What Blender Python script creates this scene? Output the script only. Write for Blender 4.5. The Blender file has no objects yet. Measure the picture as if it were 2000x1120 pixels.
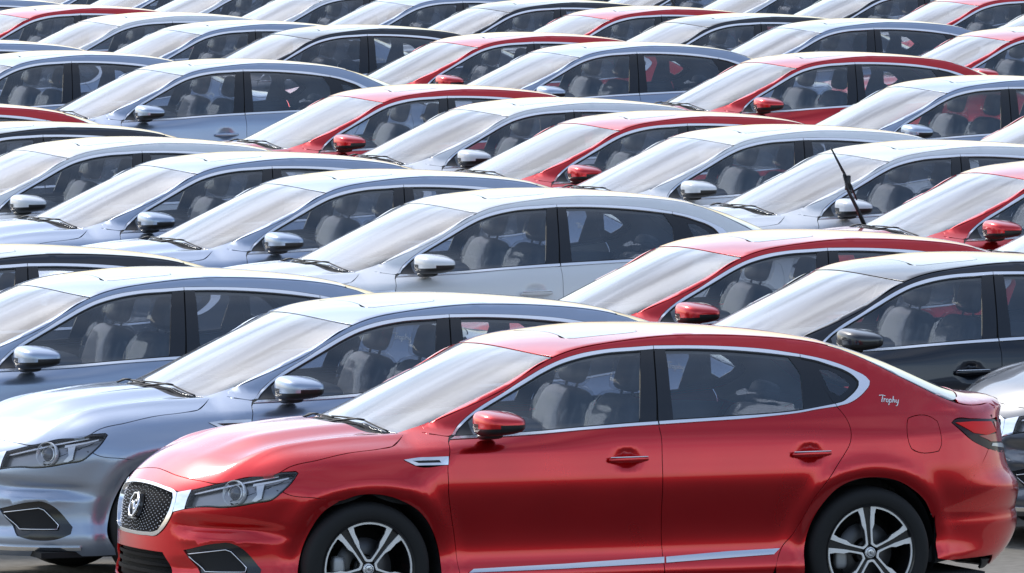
import bpy, math, random
import numpy as np
from mathutils import Vector, Matrix, geometry
random.seed(7)
sc = bpy.context.scene
COL = sc.collection
R = math.radians
# ---------------------------------------------------------------- camera
# car axes: x towards the cars' tails, y away from the camera side, z up
cam_data = bpy.data.cameras.new('camera')
cam = bpy.data.objects.new('camera', cam_data); COL.objects.link(cam)
PSI, TH = R(21.8173), math.atan2(1180, 20800)
cam.location = (-18.904, -50.0197, 4.7187)
cam.rotation_euler = (R(90)-TH, 0, -PSI)
cam_data.sensor_width = 36; cam_data.lens = 20800/2000*36
cam_data.clip_start = 1; cam_data.clip_end = 5000
sc.camera = cam
# ---------------------------------------------------------------- light
SUN_EL, SUN_AZ = R(44), R(-18)       # azimuth from the +y axis (away from the camera), towards +x
sun_dir = Vector((math.sin(SUN_AZ)*math.cos(SUN_EL), math.cos(SUN_AZ)*math.cos(SUN_EL), math.sin(SUN_EL)))
w = bpy.data.worlds.new('World'); sc.world = w; w.use_nodes = True
nt = w.node_tree; nt.nodes.clear(); N = nt.nodes.new; L = nt.links.new
out = N('ShaderNodeOutputWorld'); bg = N('ShaderNodeBackground'); L(bg.outputs[0], out.inputs[0])
sky = N('ShaderNodeTexSky'); sky.sky_type = 'NISHITA'; sky.sun_disc = False
sky.sun_elevation = SUN_EL; sky.sun_rotation = SUN_AZ
sky.air_density = 1.15; sky.dust_density = 1.5; sky.ozone_density = 2.5
tc = N('ShaderNodeTexCoord'); mp = N('ShaderNodeMapping'); mp.inputs['Scale'].default_value = (1.3, 1.3, 4.0)
mp.inputs['Rotation'].default_value = (0, 0, R(25))
nz = N('ShaderNodeTexNoise'); nz.inputs['Scale'].default_value = 1.6; nz.inputs['Detail'].default_value = 6; nz.inputs['Roughness'].default_value = .55
L(tc.outputs['Generated'], mp.inputs[0]); L(mp.outputs[0], nz.inputs['Vector'])
cr = N('ShaderNodeValToRGB'); cr.color_ramp.elements[0].position = .38; cr.color_ramp.elements[1].position = .66
cr.color_ramp.elements[0].color = (.02,)*3+(1,); cr.color_ramp.elements[1].color = (.50,)*3+(1,)
L(nz.outputs['Fac'], cr.inputs[0])
mx = N('ShaderNodeMix'); mx.data_type = 'RGBA'
L(cr.outputs[0], mx.inputs[0]); L(sky.outputs[0], mx.inputs[6])
# cloud brightness follows the sky behind it (thin cloud lit by the same sun)
mul = N('ShaderNodeMix'); mul.data_type = 'RGBA'; mul.blend_type = 'ADD'; mul.inputs[0].default_value = 1
hs = N('ShaderNodeHueSaturation'); hs.inputs['Saturation'].default_value = .25; hs.inputs['Value'].default_value = 1.1
L(sky.outputs[0], hs.inputs['Color']); L(hs.outputs[0], mul.inputs[6]); mul.inputs[7].default_value = (2.2, 2.4, 2.85, 1)
L(mul.outputs[2], mx.inputs[7]); L(mx.outputs[2], bg.inputs[0])
bg.inputs[1].default_value = .15
sun = bpy.data.lights.new('sun', 'SUN'); sun.energy = 1.0; sun.angle = R(12); sun.color = (1, .96, .9)
so = bpy.data.objects.new('sun', sun); COL.objects.link(so)
so.rotation_euler = sun_dir.to_track_quat('Z', 'Y').to_euler(); so.location = (0, 0, 60)
sc.view_settings.view_transform = 'Standard'; sc.view_settings.look = 'None'
sc.view_settings.exposure = .44; sc.view_settings.gamma = 1; sc.view_settings.use_curve_mapping = False
sc.cycles.use_denoising = True; sc.cycles.max_bounces = 10; sc.cycles.transparent_max_bounces = 24
sc.cycles.glossy_bounces = 5; sc.cycles.diffuse_bounces = 3; sc.cycles.transmission_bounces = 4
sc.cycles.caustics_reflective = False; sc.cycles.caustics_refractive = False
sc.cycles.sample_clamp_indirect = 6
# ---------------------------------------------------------------- body shape
class Sp:
    """natural cubic spline through (t, v) points, straight beyond the ends"""
    def __init__(s, pts):
        p = np.array(pts, float); s.x = p[:, 0]; s.y = p[:, 1]; n = len(p)
        h = np.diff(s.x); A = np.zeros((n, n)); r = np.zeros(n); A[0, 0] = A[-1, -1] = 1
        for i in range(1, n - 1):
            A[i, i-1] = h[i-1]; A[i, i] = 2*(h[i-1]+h[i]); A[i, i+1] = h[i]
            r[i] = 3*((s.y[i+1]-s.y[i])/h[i]-(s.y[i]-s.y[i-1])/h[i-1])
        s.c = np.linalg.solve(A, r); s.h = h
        s.b = (s.y[1:]-s.y[:-1])/h-h*(2*s.c[:-1]+s.c[1:])/3; s.d = (s.c[1:]-s.c[:-1])/(3*h)
        e = h[-1]; s.e1 = s.b[-1]+2*s.c[-2]*e+3*s.d[-1]*e*e
    def __call__(s, t):
        t = np.asarray(t, float); i = np.clip(np.searchsorted(s.x, t)-1, 0, len(s.h)-1)
        u = t-s.x[i]; v = s.y[i]+u*(s.b[i]+u*(s.c[i]+u*s.d[i]))
        v = np.where(t < s.x[0], s.y[0]+s.b[0]*(t-s.x[0]), v)
        return np.where(t > s.x[-1], s.y[-1]+s.e1*(t-s.x[-1]), v)
def sstep(a, b, t):
    u = np.clip((t-a)/(b-a), 0, 1); return u*u*(3-2*u)
def gau(t, c, w): return np.exp(-((t-c)/w)**2)
BZ = Sp([(.10,.80),(.16,.85),(.21,.885),(.26,.905),(.30,.903),(.34,.889),(.40,.879),(.47,.882),(.56,.897),(.64,.913),(.70,.9225),(.755,.9235),(.81,.917),(.87,.9085),(.92,.899),(.965,.884),(1.01,.858),(1.06,.832),(1.14,.790),(1.22,.745),(1.30,.697),(1.37,.650),(1.44,.598),(1.55,.51)])
XF = Sp([(.10,-.80),(.18,-.885),(.22,-.925),(.30,-.935),(.40,-.93),(.50,-.925),(.60,-.915),(.68,-.902),(.74,-.885),(.80,-.86),(.9,-.83),(1.1,-.80)])
XR = Sp([(.10,3.50),(.20,3.62),(.30,3.73),(.42,3.80),(.55,3.80),(.63,3.80),(.70,3.745),(.78,3.715),(.88,3.695),(.97,3.70),(1.04,3.735),(1.10,3.74),(1.3,3.66)])
ZC = Sp([(-1.1,.50),(-.97,.668),(-.90,.745),(-.83,.797),(-.76,.833),(-.67,.873),(-.57,.909),(-.43,.957),(-.26,.989),(-.08,1.010),(.08,1.022),(.22,1.030)])
ZW = Sp([(-.1,.90),(.10,.995),(.26,1.063),(.41,1.134),(.56,1.205),(.76,1.295),(.92,1.357),(1.07,1.396),(1.22,1.422),(1.42,1.441),(1.66,1.4535),(1.92,1.4545),(2.2,1.441),(2.45,1.418),(2.65,1.389),(2.80,1.355),(2.98,1.300),(3.16,1.232),(3.32,1.164),(3.45,1.112),(3.55,1.085),(3.66,1.072),(3.85,1.04)])
HANDLES = ((1.375, .843), (2.372, .842))
XA, XB, NF, NR = .22, 2.45, 2.45, 3.0
WF, WR, WZ = 0.0, 2.715, .332
def smax(a, b, k):
    h = np.clip(k-np.abs(a-b), 0, None)/k
    return np.maximum(a, b)+h*h*k*.25
def F(x, y, z, parts=False):
    x, y, z = np.broadcast_arrays(np.asarray(x, float), np.asarray(y, float), np.asarray(z, float))
    ya = np.abs(y)
    B = BZ(z)
    up = sstep(.90, 1.03, z)
    B = B*(1-.23*up*np.clip(1.35-x, 0, 1.2)**1.6/1.0)
    B = B*(1-(.035+.055*up)*np.clip((x-1.9)/1.5, 0, 1.4)**2)
    # wheel-arch flares
    for wx in (WF, WR):
        r = np.hypot(x-wx, z-WZ); B = B+.013*gau(r, .445, .050)*sstep(.98,.72,z)-.010*gau(r,.36,.03)*sstep(.98,.72,z)
    A = np.where(x < XA, XA-XF(z), XR(z)-XB); n = np.where(x < XA, NF, NR)
    u = np.where(x < XA, (XA-x)/A, np.where(x > XB, (x-XB)/A, 0)); u = np.clip(u, 0, None)
    q = np.clip(ya/B, 0, None)
    fs = ((u**n+q**n)**(1/n)-1)*.9
    # top surfaces
    y2 = ya*ya
    zh = ZC(x-.30*y2*sstep(-.2,.5,x)*0+ -.10*y2*sstep(0,-.8,x)) - .125*y2 - .07*y2*y2
    zh = zh + .013*gau(ya, .61+.10*(x), .045)*sstep(-.8,-.35,x) - .014*gau(ya,.46+.06*x,.09)*sstep(-.8,-.3,x) + .006*gau(ya,.30+.05*x,.06)*sstep(-.8,-.4,x)
    bow = .42*sstep(1.35, .8, x)
    bor = .42*sstep(2.3, 3.0, x)*sstep(3.75,3.35,x)
    zw = ZW(x-bow*y2+bor*y2)-(.045+.05*sstep(2.9,3.6,x)+.035*sstep(.3,.8,x)*sstep(1.8,1.2,x))*y2
    zw = zw + .014*sstep(.632, .650, ya)*sstep(.35, .5, x)*sstep(1.1, .95, x)
    zt = np.where(x < .75, smax(zh, zw, .012), zw)
    ft = (z-zt)*np.where(x<1.2,.93,1.0)
    k = .16-.135*sstep(.15,.75,x)+.03*sstep(3.0,3.5,x)
    if parts: return fs, ft
    # sculpted details (positive = pressed in)
    th = np.arctan2(ya, np.where(x < XA, XA-x, 1e-3)); fr = (x < XA-.05)
    d = .030*gau(z-.545+.06*(th-.4), 0, .032)*sstep(.33,.46,th)*sstep(1.0,.72,th)*fr
    d = d-.014*gau(z-.485+.02*(th-.4), 0, .02)*sstep(.36,.5,th)*sstep(.85,.62,th)*fr
    d = d+.016*gau(z, .33, .03)*sstep(.30,.42,th)*sstep(.62,.45,th)*fr
    for hx, hz in HANDLES:
        d = d+.016*np.exp(-(((x-hx)/.062)**2+((z-hz)/.038)**2)**1.5)
    d = d+.007*gau(z, .505, .035)*sstep(3.0,3.3,x)
    return smax(fs, ft, k)+d
def bis(f, lo, hi, n=34):
    lo = np.array(lo, float); hi = np.array(hi, float)
    for _ in range(n):
        m = (lo+hi)/2; o = f(m) > 0; hi = np.where(o, m, hi); lo = np.where(o, lo, m)
    return (lo+hi)/2
# charts: 2-D coordinates -> points on the body (near side is y < 0)
def cS(a, b):
    y = bis(lambda t: F(a, t, b), np.zeros_like(a), np.full_like(a, 1.05)); return np.stack([a, -y, b], -1)
def cT(a, b):
    z = bis(lambda t: F(a, b, t), np.full_like(a, .45), np.full_like(a, 1.62)); return np.stack([a, b, z], -1)
def cN(a, b):
    r = bis(lambda t: F(XA-t*np.cos(a), t*np.sin(a), b), np.zeros_like(a), np.full_like(a, 1.5))
    return np.stack([XA-r*np.cos(a), -r*np.sin(a), b], -1)
def cR(a, b):
    r = bis(lambda t: F(XB+t*np.cos(a), t*np.sin(a), b), np.zeros_like(a), np.full_like(a, 1.8))
    return np.stack([XB+r*np.cos(a), -r*np.sin(a), b], -1)
CH = dict(S=cS, T=cT, N=cN, R=cR)
def to_chart(P, ch):
    if ch == 'S': return P[..., [0, 2]]
    if ch == 'T': return P[..., [0, 1]]
    if ch == 'N': return np.stack([np.arctan2(-P[..., 1], XA-P[..., 0]), P[..., 2]], -1)
    return np.stack([np.arctan2(-P[..., 1], P[..., 0]-XB), P[..., 2]], -1)
# outlines measured on the car: (a, b) pairs on the charts S (side), T (top), N (nose), R (rear), in metres / radians
TR = {
 'RIDGE': [[0.3677,0.9879],[0.411,1.0065],[0.5249,1.0797],[0.6393,1.1427],[0.7675,1.2009],[0.8837,1.2614],[0.9913,1.3158],[1.0774,1.3512],[1.215,1.3901],[1.3285,1.4077],[1.433,1.4166],[1.5996,1.4257],[1.7676,1.4296],[1.9352,1.4284],[2.1009,1.4198],[2.2661,1.4061],[2.4042,1.3929],[2.538,1.3649],[2.7014,1.3255],[2.8086,1.2822],[2.9933,1.2108],[3.1274,1.163],[3.2934,1.1179],[3.4133,1.0893],[3.4593,1.0648],[3.537,1.0483],[3.6032,1.036]],
 'CO_UP': [[0.4826,0.9755],[0.5266,1.007],[0.5775,1.0506],[0.6729,1.1145],[0.7848,1.1729],[0.8998,1.2361],[1.0163,1.294],[1.1034,1.3273],[1.2182,1.3575],[1.3602,1.3769],[1.5296,1.3854],[1.6284,1.3894],[1.8091,1.3867],[2.0303,1.3768],[2.2502,1.3568],[2.416,1.3304],[2.5212,1.3078],[2.6275,1.2751],[2.7057,1.2404],[2.7569,1.2113],[2.7747,1.1882],[2.7668,1.1683],[2.7403,1.1439],[2.6913,1.1101],[2.6393,1.0865],[2.5605,1.0698]],
 'CO_LO': [[2.5605,1.0698],[2.4607,1.0599],[2.3432,1.0443],[2.1702,1.0313],[2.0559,1.0242],[1.8302,1.0162],[1.5662,1.0066],[1.4374,1.0024],[1.216,0.9927],[0.8911,0.972],[0.4608,0.958]],
 'CI_UP': [[0.5022,0.9754],[0.5256,0.9932],[0.5546,1.0139],[0.6141,1.0628],[0.6802,1.0995],[0.7808,1.1532],[0.8945,1.2114],[1.0107,1.2693],[1.0979,1.3051],[1.2123,1.3353],[1.3545,1.3572],[1.5238,1.3658],[1.6257,1.3709],[1.8039,1.3694],[2.0248,1.3582],[2.2444,1.337],[2.4142,1.3139],[2.5057,1.2932],[2.5689,1.2716],[2.6428,1.2446],[2.6878,1.2157],[2.7094,1.19],[2.7044,1.1701],[2.6822,1.1456],[2.6404,1.1166],[2.6007,1.0951],[2.5522,1.0843]],
 'CI_LO': [[2.5522,1.0843],[2.4634,1.0722],[2.3459,1.0567],[2.1732,1.045],[2.0031,1.0393],[1.8341,1.0335],[1.6545,1.028],[1.5619,1.0241],[1.4415,1.0197],[1.2201,1.0084],[0.898,0.9874],[0.4995,0.9721]],
 'DB': [[1.5655,1.0215],[1.5648,1.0067],[1.5678,0.9519],[1.5635,0.8354],[1.5636,0.6426],[1.5793,0.3193],[1.5798,0.2476]],
 'DR': [[2.5605,1.0698],[2.5695,1.0582],[2.5993,1.0123],[2.609,0.9673],[2.6072,0.9322],[2.5969,0.8917],[2.5649,0.8414],[2.5203,0.7865],[2.4426,0.6859],[2.3917,0.6193],[2.3538,0.5468],[2.3185,0.4851],[2.2776,0.4292],[2.2373,0.3887],[2.2105,0.3433],[2.1869,0.278]],
 'DF': [[0.4608,0.958],[0.4489,0.9491],[0.4379,0.9267],[0.4251,0.8884],[0.4117,0.8335],[0.4107,0.7577],[0.4104,0.717],[0.4268,0.6135],[0.4563,0.4682],[0.4753,0.3007],[0.497,0.2166]],
 'HL': [[0.4207,0.6248],[0.4254,0.6777],[0.4316,0.7176],[0.5512,0.7504],[0.6989,0.787],[0.8693,0.8157],[0.9459,0.8212],[0.9589,0.8131],[0.9354,0.7669],[0.8963,0.7222],[0.8505,0.6817],[0.7752,0.6655],[0.6804,0.6458],[0.6071,0.6385],[0.556,0.64]],
 'HLTOP': [[-0.6909,-0.56],[-0.5656,-0.6602],[-0.4161,-0.7528]],
 'HLREAR': [[-0.4161,0.8157],[-0.3475,0.8212],[-0.3397,0.8131],[-0.3788,0.7669],[-0.4261,0.7222]],
 'ARF': [[0.3811,0.2977],[0.3794,0.3827],[0.338,0.5122],[0.2654,0.6075],[0.1531,0.6725],[0.0712,0.6978],[0.0072,0.7044],[-0.061,0.7008],[-0.1528,0.6744],[-0.225,0.6239],[-0.2886,0.5267],[-0.3351,0.3943],[-0.3504,0.3143]],
 'ARR': [[2.3521,0.3305],[2.3693,0.4144],[2.3997,0.502],[2.449,0.5846],[2.5353,0.6717],[2.6246,0.7055],[2.7344,0.7125],[2.8511,0.6931],[2.9425,0.648],[3.0189,0.5873],[3.0747,0.5112],[3.1152,0.4049],[3.1143,0.2915]],
 'HOODLINE_S': [[-0.4161,0.8157],[-0.3839,0.8342],[-0.2305,0.8724],[-0.0672,0.9036],[0.0986,0.9191],[0.1756,0.9287],[0.2395,0.9559],[0.2775,0.9777]],
 'HOODLINE_T': [[-0.4161,-0.7528],[-0.3839,-0.7539],[-0.2305,-0.7785],[-0.0672,-0.778],[0.0986,-0.7717],[0.1756,-0.756],[0.2395,-0.69],[0.2775,-0.6485]],
 'HOODFRONT': [[-0.7834,0.261],[-0.8024,0.027],[-0.7911,-0.2418],[-0.7197,-0.4913],[-0.6901,-0.5579]],
 'HOODFRONT_N': [[-0.2544,0.7782],[-0.0264,0.7819],[0.2347,0.7745],[0.4817,0.7617],[0.5499,0.7528]],
 'FENSEAM': [[-0.1528,0.6744],[-0.2746,0.6925],[-0.4085,0.7123],[-0.4261,0.7222]],
 'FENSEAM_N': [[1.1732,0.6744],[1.0587,0.6925],[0.9162,0.7123],[0.8963,0.7222]],
 'ARF_N': [[1.1732,0.6744],[1.0949,0.6239],[1.0214,0.5267],[0.9699,0.3943],[0.9638,0.3143]],
 'FENTOP': [[0.2775,0.9777],[0.3641,0.9835],[0.4136,0.9798],[0.4717,0.9712]],
 'HOODREAR': [[0.2775,-0.6485],[0.1996,-0.4533],[0.061,-0.2996],[0.0448,-0.1111],[0.0877,0.2057]],
 'WSBOT': [[0.3677,-0.6841],[0.2928,-0.6231],[0.2417,-0.543],[0.2032,-0.4297],[0.1596,-0.3289],[0.1664,-0.0957],[0.2095,0.1913]],
 'WSTOP': [[1.0774,-0.6038],[1.0028,-0.2927],[0.981,-0.0684],[1.0167,0.2607]],
 'SUN': [[1.3014,-0.0359],[1.2767,-0.2006],[1.2659,-0.3304],[1.297,-0.3912],[1.4054,-0.3988],[1.592,-0.4205],[1.6296,-0.3972],[1.6447,-0.3811],[1.6667,-0.2804]],
 'RSEAM': [[2.5796,-0.6441],[2.6455,-0.434]],
 'RBOT': [[3.4047,-0.3893],[3.4536,-0.1714]],
 'WING': [[0.3114,0.7105],[0.3617,0.7037],[0.4316,0.7176],[0.4254,0.6777],[0.4207,0.6248],[0.3503,0.6053]],
 'GO': [[-0.0869,0.7323],[0.0229,0.7328],[0.2336,0.7202],[0.3114,0.7105],[0.3472,0.6979],[0.3582,0.6537],[0.3503,0.6053],[0.3217,0.5501],[0.2748,0.501],[0.2453,0.4835],[0.1683,0.4802],[0.0243,0.4811]],
 'GI': [[-0.0584,0.7192],[0.0192,0.7199],[0.2259,0.7097],[0.3182,0.696],[0.3381,0.6724],[0.3489,0.628],[0.3199,0.5754],[0.2594,0.505],[0.2203,0.4929],[0.035,0.4948]],
 'EMB': [[-0.0028,0.6855],[0.0021,0.6224],[0.0845,0.5756],[0.1024,0.6303]],
 'FOG': [[0.4213,0.4187],[0.6225,0.4636],[0.6559,0.4655],[0.6847,0.4494],[0.7947,0.3347],[0.7993,0.3148]],
 'FOGI': [[0.444,0.392],[0.6417,0.4202],[0.6605,0.4106],[0.7241,0.3437],[0.7284,0.3263],[0.5048,0.3283]],
 'PLATE': [[-0.1542,0.4656],[0.1781,0.4733],[0.1824,0.4021],[-0.1436,0.3894]],
 'INT': [[-0.1432,0.3842],[0.3003,0.4008],[0.384,0.2994]],
 'VENT': [[0.1985,0.8662],[0.2771,0.8756],[0.419,0.881],[0.4122,0.8411],[0.251,0.8385]],
 'VENTI': [[0.2387,0.8606],[0.3712,0.8642],[0.3794,0.8517],[0.2693,0.8491]],
 'HAND1': [[1.2646,0.8434],[1.2707,0.8534],[1.4788,0.858],[1.4837,0.8477],[1.4775,0.8352],[1.4195,0.826],[1.2916,0.8249]],
 'BOWL1': [[1.3819,0.8417]],
 'HAND2': [[2.2629,0.8497],[2.2719,0.8597],[2.4838,0.859],[2.4824,0.836],[2.4247,0.8218],[2.273,0.829]],
 'BOWL2': [[2.3737,0.8405]],
 'FUEL': [[2.9397,0.977],[2.9547,1.0012],[2.9785,1.0078],[3.0958,1.0009],[3.1263,0.9798],[3.1289,0.9146],[3.1269,0.8633],[3.1086,0.8332],[3.0669,0.8273],[2.9805,0.8332],[2.9451,0.85],[2.9344,0.8709]],
 'TL': [[0.7881,0.9684],[0.7658,0.98],[0.6434,0.9802],[0.4901,0.9688],[0.4187,0.955],[0.4165,0.9155],[0.3688,0.8718],[0.3679,0.8245],[0.3803,0.7993],[0.604,0.8241],[0.7152,0.879]],
 'TL_S': [[3.5901,0.955],[3.5301,0.9688],[3.3699,0.9802],[3.2331,0.98],[3.2147,0.9684],[3.3265,0.879],[3.4546,0.8241],[3.6395,0.7993]],
 'TLR': [[0.767,0.9647],[0.6542,0.9681],[0.4532,0.9422],[0.4224,0.8766],[0.385,0.8365],[0.6071,0.8869],[0.6806,0.8974],[0.7063,0.9199]],
 'TLW': [[0.6402,0.8685],[0.6145,0.8457],[0.555,0.8305],[0.4319,0.8145],[0.4285,0.83],[0.5705,0.8579]],
 'RSEAM_S': [[3.5833,0.7174],[3.4393,0.7092],[3.325,0.6907],[3.2065,0.6474],[3.154,0.6079],[3.1017,0.4577]],
 'RSEAM_R': [[0.4866,0.7174],[0.6342,0.7092],[0.735,0.6907],[0.8335,0.6474],[0.8747,0.6079],[0.9071,0.4577]],
 'BUMBOT': [[0.9042,0.2915],[0.5665,0.3003],[0.5094,0.3184]],
 'TROPHY': [[2.8023,1.1194],[2.9112,1.0858]],
 'MOLD1': [[0.5247,0.2986],[0.5518,0.3152],[1.0374,0.3255],[1.583,0.3442],[1.5785,0.3143],[1.0342,0.3031]],
 'MOLD2': [[1.5941,0.3439],[1.9304,0.3617],[2.2155,0.3686],[2.1801,0.339],[1.9264,0.329],[1.5898,0.3152]],
 'BPF': [[1.555,1.3675],[1.528,1.2788],[1.4674,1.024],[1.5591,1.0242],[1.5814,1.1283],[1.6022,1.2522],[1.6158,1.3315],[1.6257,1.3709]],
 'BPR': [[1.6312,1.3708],[1.6227,1.3313],[1.6091,1.2521],[1.5883,1.1281],[1.5702,1.0239],[1.652,1.0293],[1.6675,1.176],[1.684,1.3001],[1.6898,1.3707]],
 'CP': [[2.3481,1.322],[2.3868,1.2536],[2.3959,1.2333],[2.3838,1.1485],[2.3719,1.0586],[2.5492,1.0839],[2.4846,1.211],[2.4139,1.313]],
 'QG': [[2.5073,1.2556],[2.5631,1.2491],[2.6134,1.2202],[2.6617,1.1813],[2.6441,1.1567],[2.5898,1.123],[2.5385,1.1495]],
 'SAIL': [[0.5022,0.9754],[0.5256,0.9932],[0.5546,1.0139],[0.5969,1.048],[0.5982,0.981]],
 'MIRB': [[0.6626,0.9619]],
}
# ---------------------------------------------------------------- materials
def mat(name, col, rough=.5, metal=0, coat=0, coat_rough=.03, spec=.5, bump=None, mottle=0, fleck=0):
    m = bpy.data.materials.new(name); m.use_nodes = True; t = m.node_tree; b = t.nodes['Principled BSDF']
    b.inputs['Base Color'].default_value = (*col, 1); b.inputs['Roughness'].default_value = rough
    b.inputs['Metallic'].default_value = metal; b.inputs['Coat Weight'].default_value = coat
    b.inputs['Coat Roughness'].default_value = coat_rough; b.inputs['Specular IOR Level'].default_value = spec
    tc = t.nodes.new('ShaderNodeTexCoord')
    if bump:
        n = t.nodes.new('ShaderNodeTexNoise'); n.inputs['Scale'].default_value = bump[0]; n.inputs['Detail'].default_value = 3
        bp = t.nodes.new('ShaderNodeBump'); bp.inputs['Strength'].default_value = bump[1]; bp.inputs['Distance'].default_value = bump[2]
        t.links.new(tc.outputs['Object'], n.inputs['Vector']); t.links.new(n.outputs['Fac'], bp.inputs['Height']); t.links.new(bp.outputs[0], b.inputs['Normal'])
    if mottle:
        n = t.nodes.new('ShaderNodeTexNoise'); n.inputs['Scale'].default_value = 2.3; n.inputs['Detail'].default_value = 6
        r = t.nodes.new('ShaderNodeMapRange'); r.inputs[1].default_value = .3; r.inputs[2].default_value = .7
        r.inputs[3].default_value = rough-mottle; r.inputs[4].default_value = rough+mottle
        t.links.new(tc.outputs['Object'], n.inputs['Vector']); t.links.new(n.outputs['Fac'], r.inputs[0]); t.links.new(r.outputs[0], b.inputs['Roughness'])
    return m
def paint(name, col, metal, rough):
    m = mat(name, col, rough, metal, coat=1, coat_rough=.035, spec=.4, mottle=.05)
    t = m.node_tree; b = t.nodes['Principled BSDF']; b.inputs['Coat IOR'].default_value = 1.55
    # thin uneven transport dust on the lacquer
    tc = t.nodes.new('ShaderNodeTexCoord'); n = t.nodes.new('ShaderNodeTexNoise'); n.inputs['Scale'].default_value = 9; n.inputs['Detail'].default_value = 8
    r = t.nodes.new('ShaderNodeMapRange'); r.inputs[1].default_value = .35; r.inputs[2].default_value = .75; r.inputs[3].default_value = .008; r.inputs[4].default_value = .035
    t.links.new(tc.outputs['Object'], n.inputs['Vector']); t.links.new(n.outputs['Fac'], r.inputs[0]); t.links.new(r.outputs[0], b.inputs['Coat Roughness'])
    return m
def glass(name, tint, boost=1.0, ior=1.5, film=0, veil=0):
    m = bpy.data.materials.new(name); m.use_nodes = True; t = m.node_tree; t.nodes.clear(); N = t.nodes.new; L = t.links.new
    o = N('ShaderNodeOutputMaterial'); tr = N('ShaderNodeBsdfTransparent'); tr.inputs[0].default_value = (*tint, 1)
    gl = N('ShaderNodeBsdfGlossy'); gl.inputs['Roughness'].default_value = .02
    fr = N('ShaderNodeFresnel'); fr.inputs[0].default_value = ior
    ml = N('ShaderNodeMath'); ml.operation = 'MULTIPLY'; ml.inputs[1].default_value = boost; ml.use_clamp = True
    mx = N('ShaderNodeMixShader'); L(fr.outputs[0], ml.inputs[0]); L(ml.outputs[0], mx.inputs[0]); L(tr.outputs[0], mx.inputs[1]); L(gl.outputs[0], mx.inputs[2])
    last = mx
    if veil:   # fine dust on the pane, tinted blue to paint in reflected sky haze
        tc = N('ShaderNodeTexCoord'); nz = N('ShaderNodeTexNoise'); nz.inputs['Scale'].default_value = 3; nz.inputs['Detail'].default_value = 4
        rp = N('ShaderNodeMapRange'); rp.inputs[1].default_value = .35; rp.inputs[2].default_value = .7; rp.inputs[3].default_value = veil*.6; rp.inputs[4].default_value = veil*1.5
        df = N('ShaderNodeBsdfDiffuse'); df.inputs[0].default_value = (.52, .64, .80, 1); m2 = N('ShaderNodeMixShader')
        L(tc.outputs['Object'], nz.inputs['Vector']); L(nz.outputs['Fac'], rp.inputs[0]); L(rp.outputs[0], m2.inputs[0]); L(mx.outputs[0], m2.inputs[1]); L(df.outputs[0], m2.inputs[2]); last = m2
    if film:   # pale streaks along the slope of the glass, painted in for reflected cloud
        tc = N('ShaderNodeTexCoord'); mp = N('ShaderNodeMapping'); mp.inputs['Scale'].default_value = (.38, 3.6, .38)
        mp.inputs['Rotation'].default_value = (0, 0, R(9))
        nz = N('ShaderNodeTexNoise'); nz.inputs['Scale'].default_value = 1.7; nz.inputs['Detail'].default_value = 2.5; nz.inputs['Distortion'].default_value = .25
        rp = N('ShaderNodeMapRange'); rp.inputs[1].default_value = .40; rp.inputs[2].default_value = .64; rp.inputs[3].default_value = .06; rp.inputs[4].default_value = film
        df = N('ShaderNodeBsdfDiffuse'); df.inputs[0].default_value = (.80, .83, .86, 1)
        m2 = N('ShaderNodeMixShader'); oi = N('ShaderNodeObjectInfo'); vm = N('ShaderNodeVectorMath'); vm.operation = 'MULTIPLY_ADD'; vm.inputs[1].default_value = (1, 1, 1)
        cb = N('ShaderNodeCombineXYZ'); m9 = N('ShaderNodeMath'); m9.operation = 'MULTIPLY'; m9.inputs[1].default_value = 37; L(oi.outputs['Random'], m9.inputs[0]); L(m9.outputs[0], cb.inputs[1]); L(cb.outputs[0], vm.inputs[2])
        L(tc.outputs['Object'], mp.inputs[0]); L(mp.outputs[0], vm.inputs[0]); L(vm.outputs[0], nz.inputs['Vector']); L(nz.outputs['Fac'], rp.inputs[0])
        rq = N('ShaderNodeMapRange'); rq.inputs[1].default_value = .35; rq.inputs[2].default_value = .65; rq.inputs[3].default_value = boost*.68; rq.inputs[4].default_value = boost*1.15
        L(nz.outputs['Fac'], rq.inputs[0]); L(rq.outputs[0], ml.inputs[1])
        L(rp.outputs[0], m2.inputs[0]); L(last.outputs[0], m2.inputs[1]); L(df.outputs[0], m2.inputs[2]); last = m2
    L(last.outputs[0], o.inputs[0]); return m
M = {}
PAINTS = {
 'red':    paint('red_paint', (.66, .008, .012), .78, .30),
 'silver': paint('silver_blue_paint', (.38, .45, .57), .76, .34),
 'grey':   paint('grey_paint', (.16, .17, .185), .6, .36),
 'white':  paint('white_paint', (.80, .81, .82), 0, .4),
 'black':  paint('black_paint', (.006, .008, .014), .3, .30)}
M['chrome'] = mat('chrome', (.88, .89, .91), .09, 1)
M['satin'] = mat('satin_chrome', (.93, .94, .95), .2, 1)
M['gloss_black'] = mat('gloss_black_trim', (.018, .018, .02), .18, 0, coat=.5)
M['black'] = mat('black_plastic', (.02, .02, .021), .45)
M['shell'] = mat('dark_inner_shell', (.012, .012, .013), .8)
M['seal'] = mat('rubber_seal', (.01, .01, .01), .6)
M['rubber'] = mat('tyre_rubber', (.008, .008, .0085), .75, bump=(60, .2, .002))
M['rim_silver'] = mat('machined_wheel_face', (.92, .92, .93), .3, .45)
M['mesh_black'] = mat('grille_black', (.006, .006, .007), .7, spec=.12)
M['lens'] = mat('lamp_lens_glass', (.20, .21, .23), .06, 0, coat=1)
M['rim_black'] = mat('wheel_black', (.012, .012, .013), .3, 0, coat=.6)
M['steel'] = mat('brake_steel', (.10, .10, .105), .45, .8)
M['caliper'] = mat('caliper_cast', (.45, .45, .46), .5, .6)
M['tag'] = mat('paper_tag', (.55, .55, .42), .8)
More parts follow.
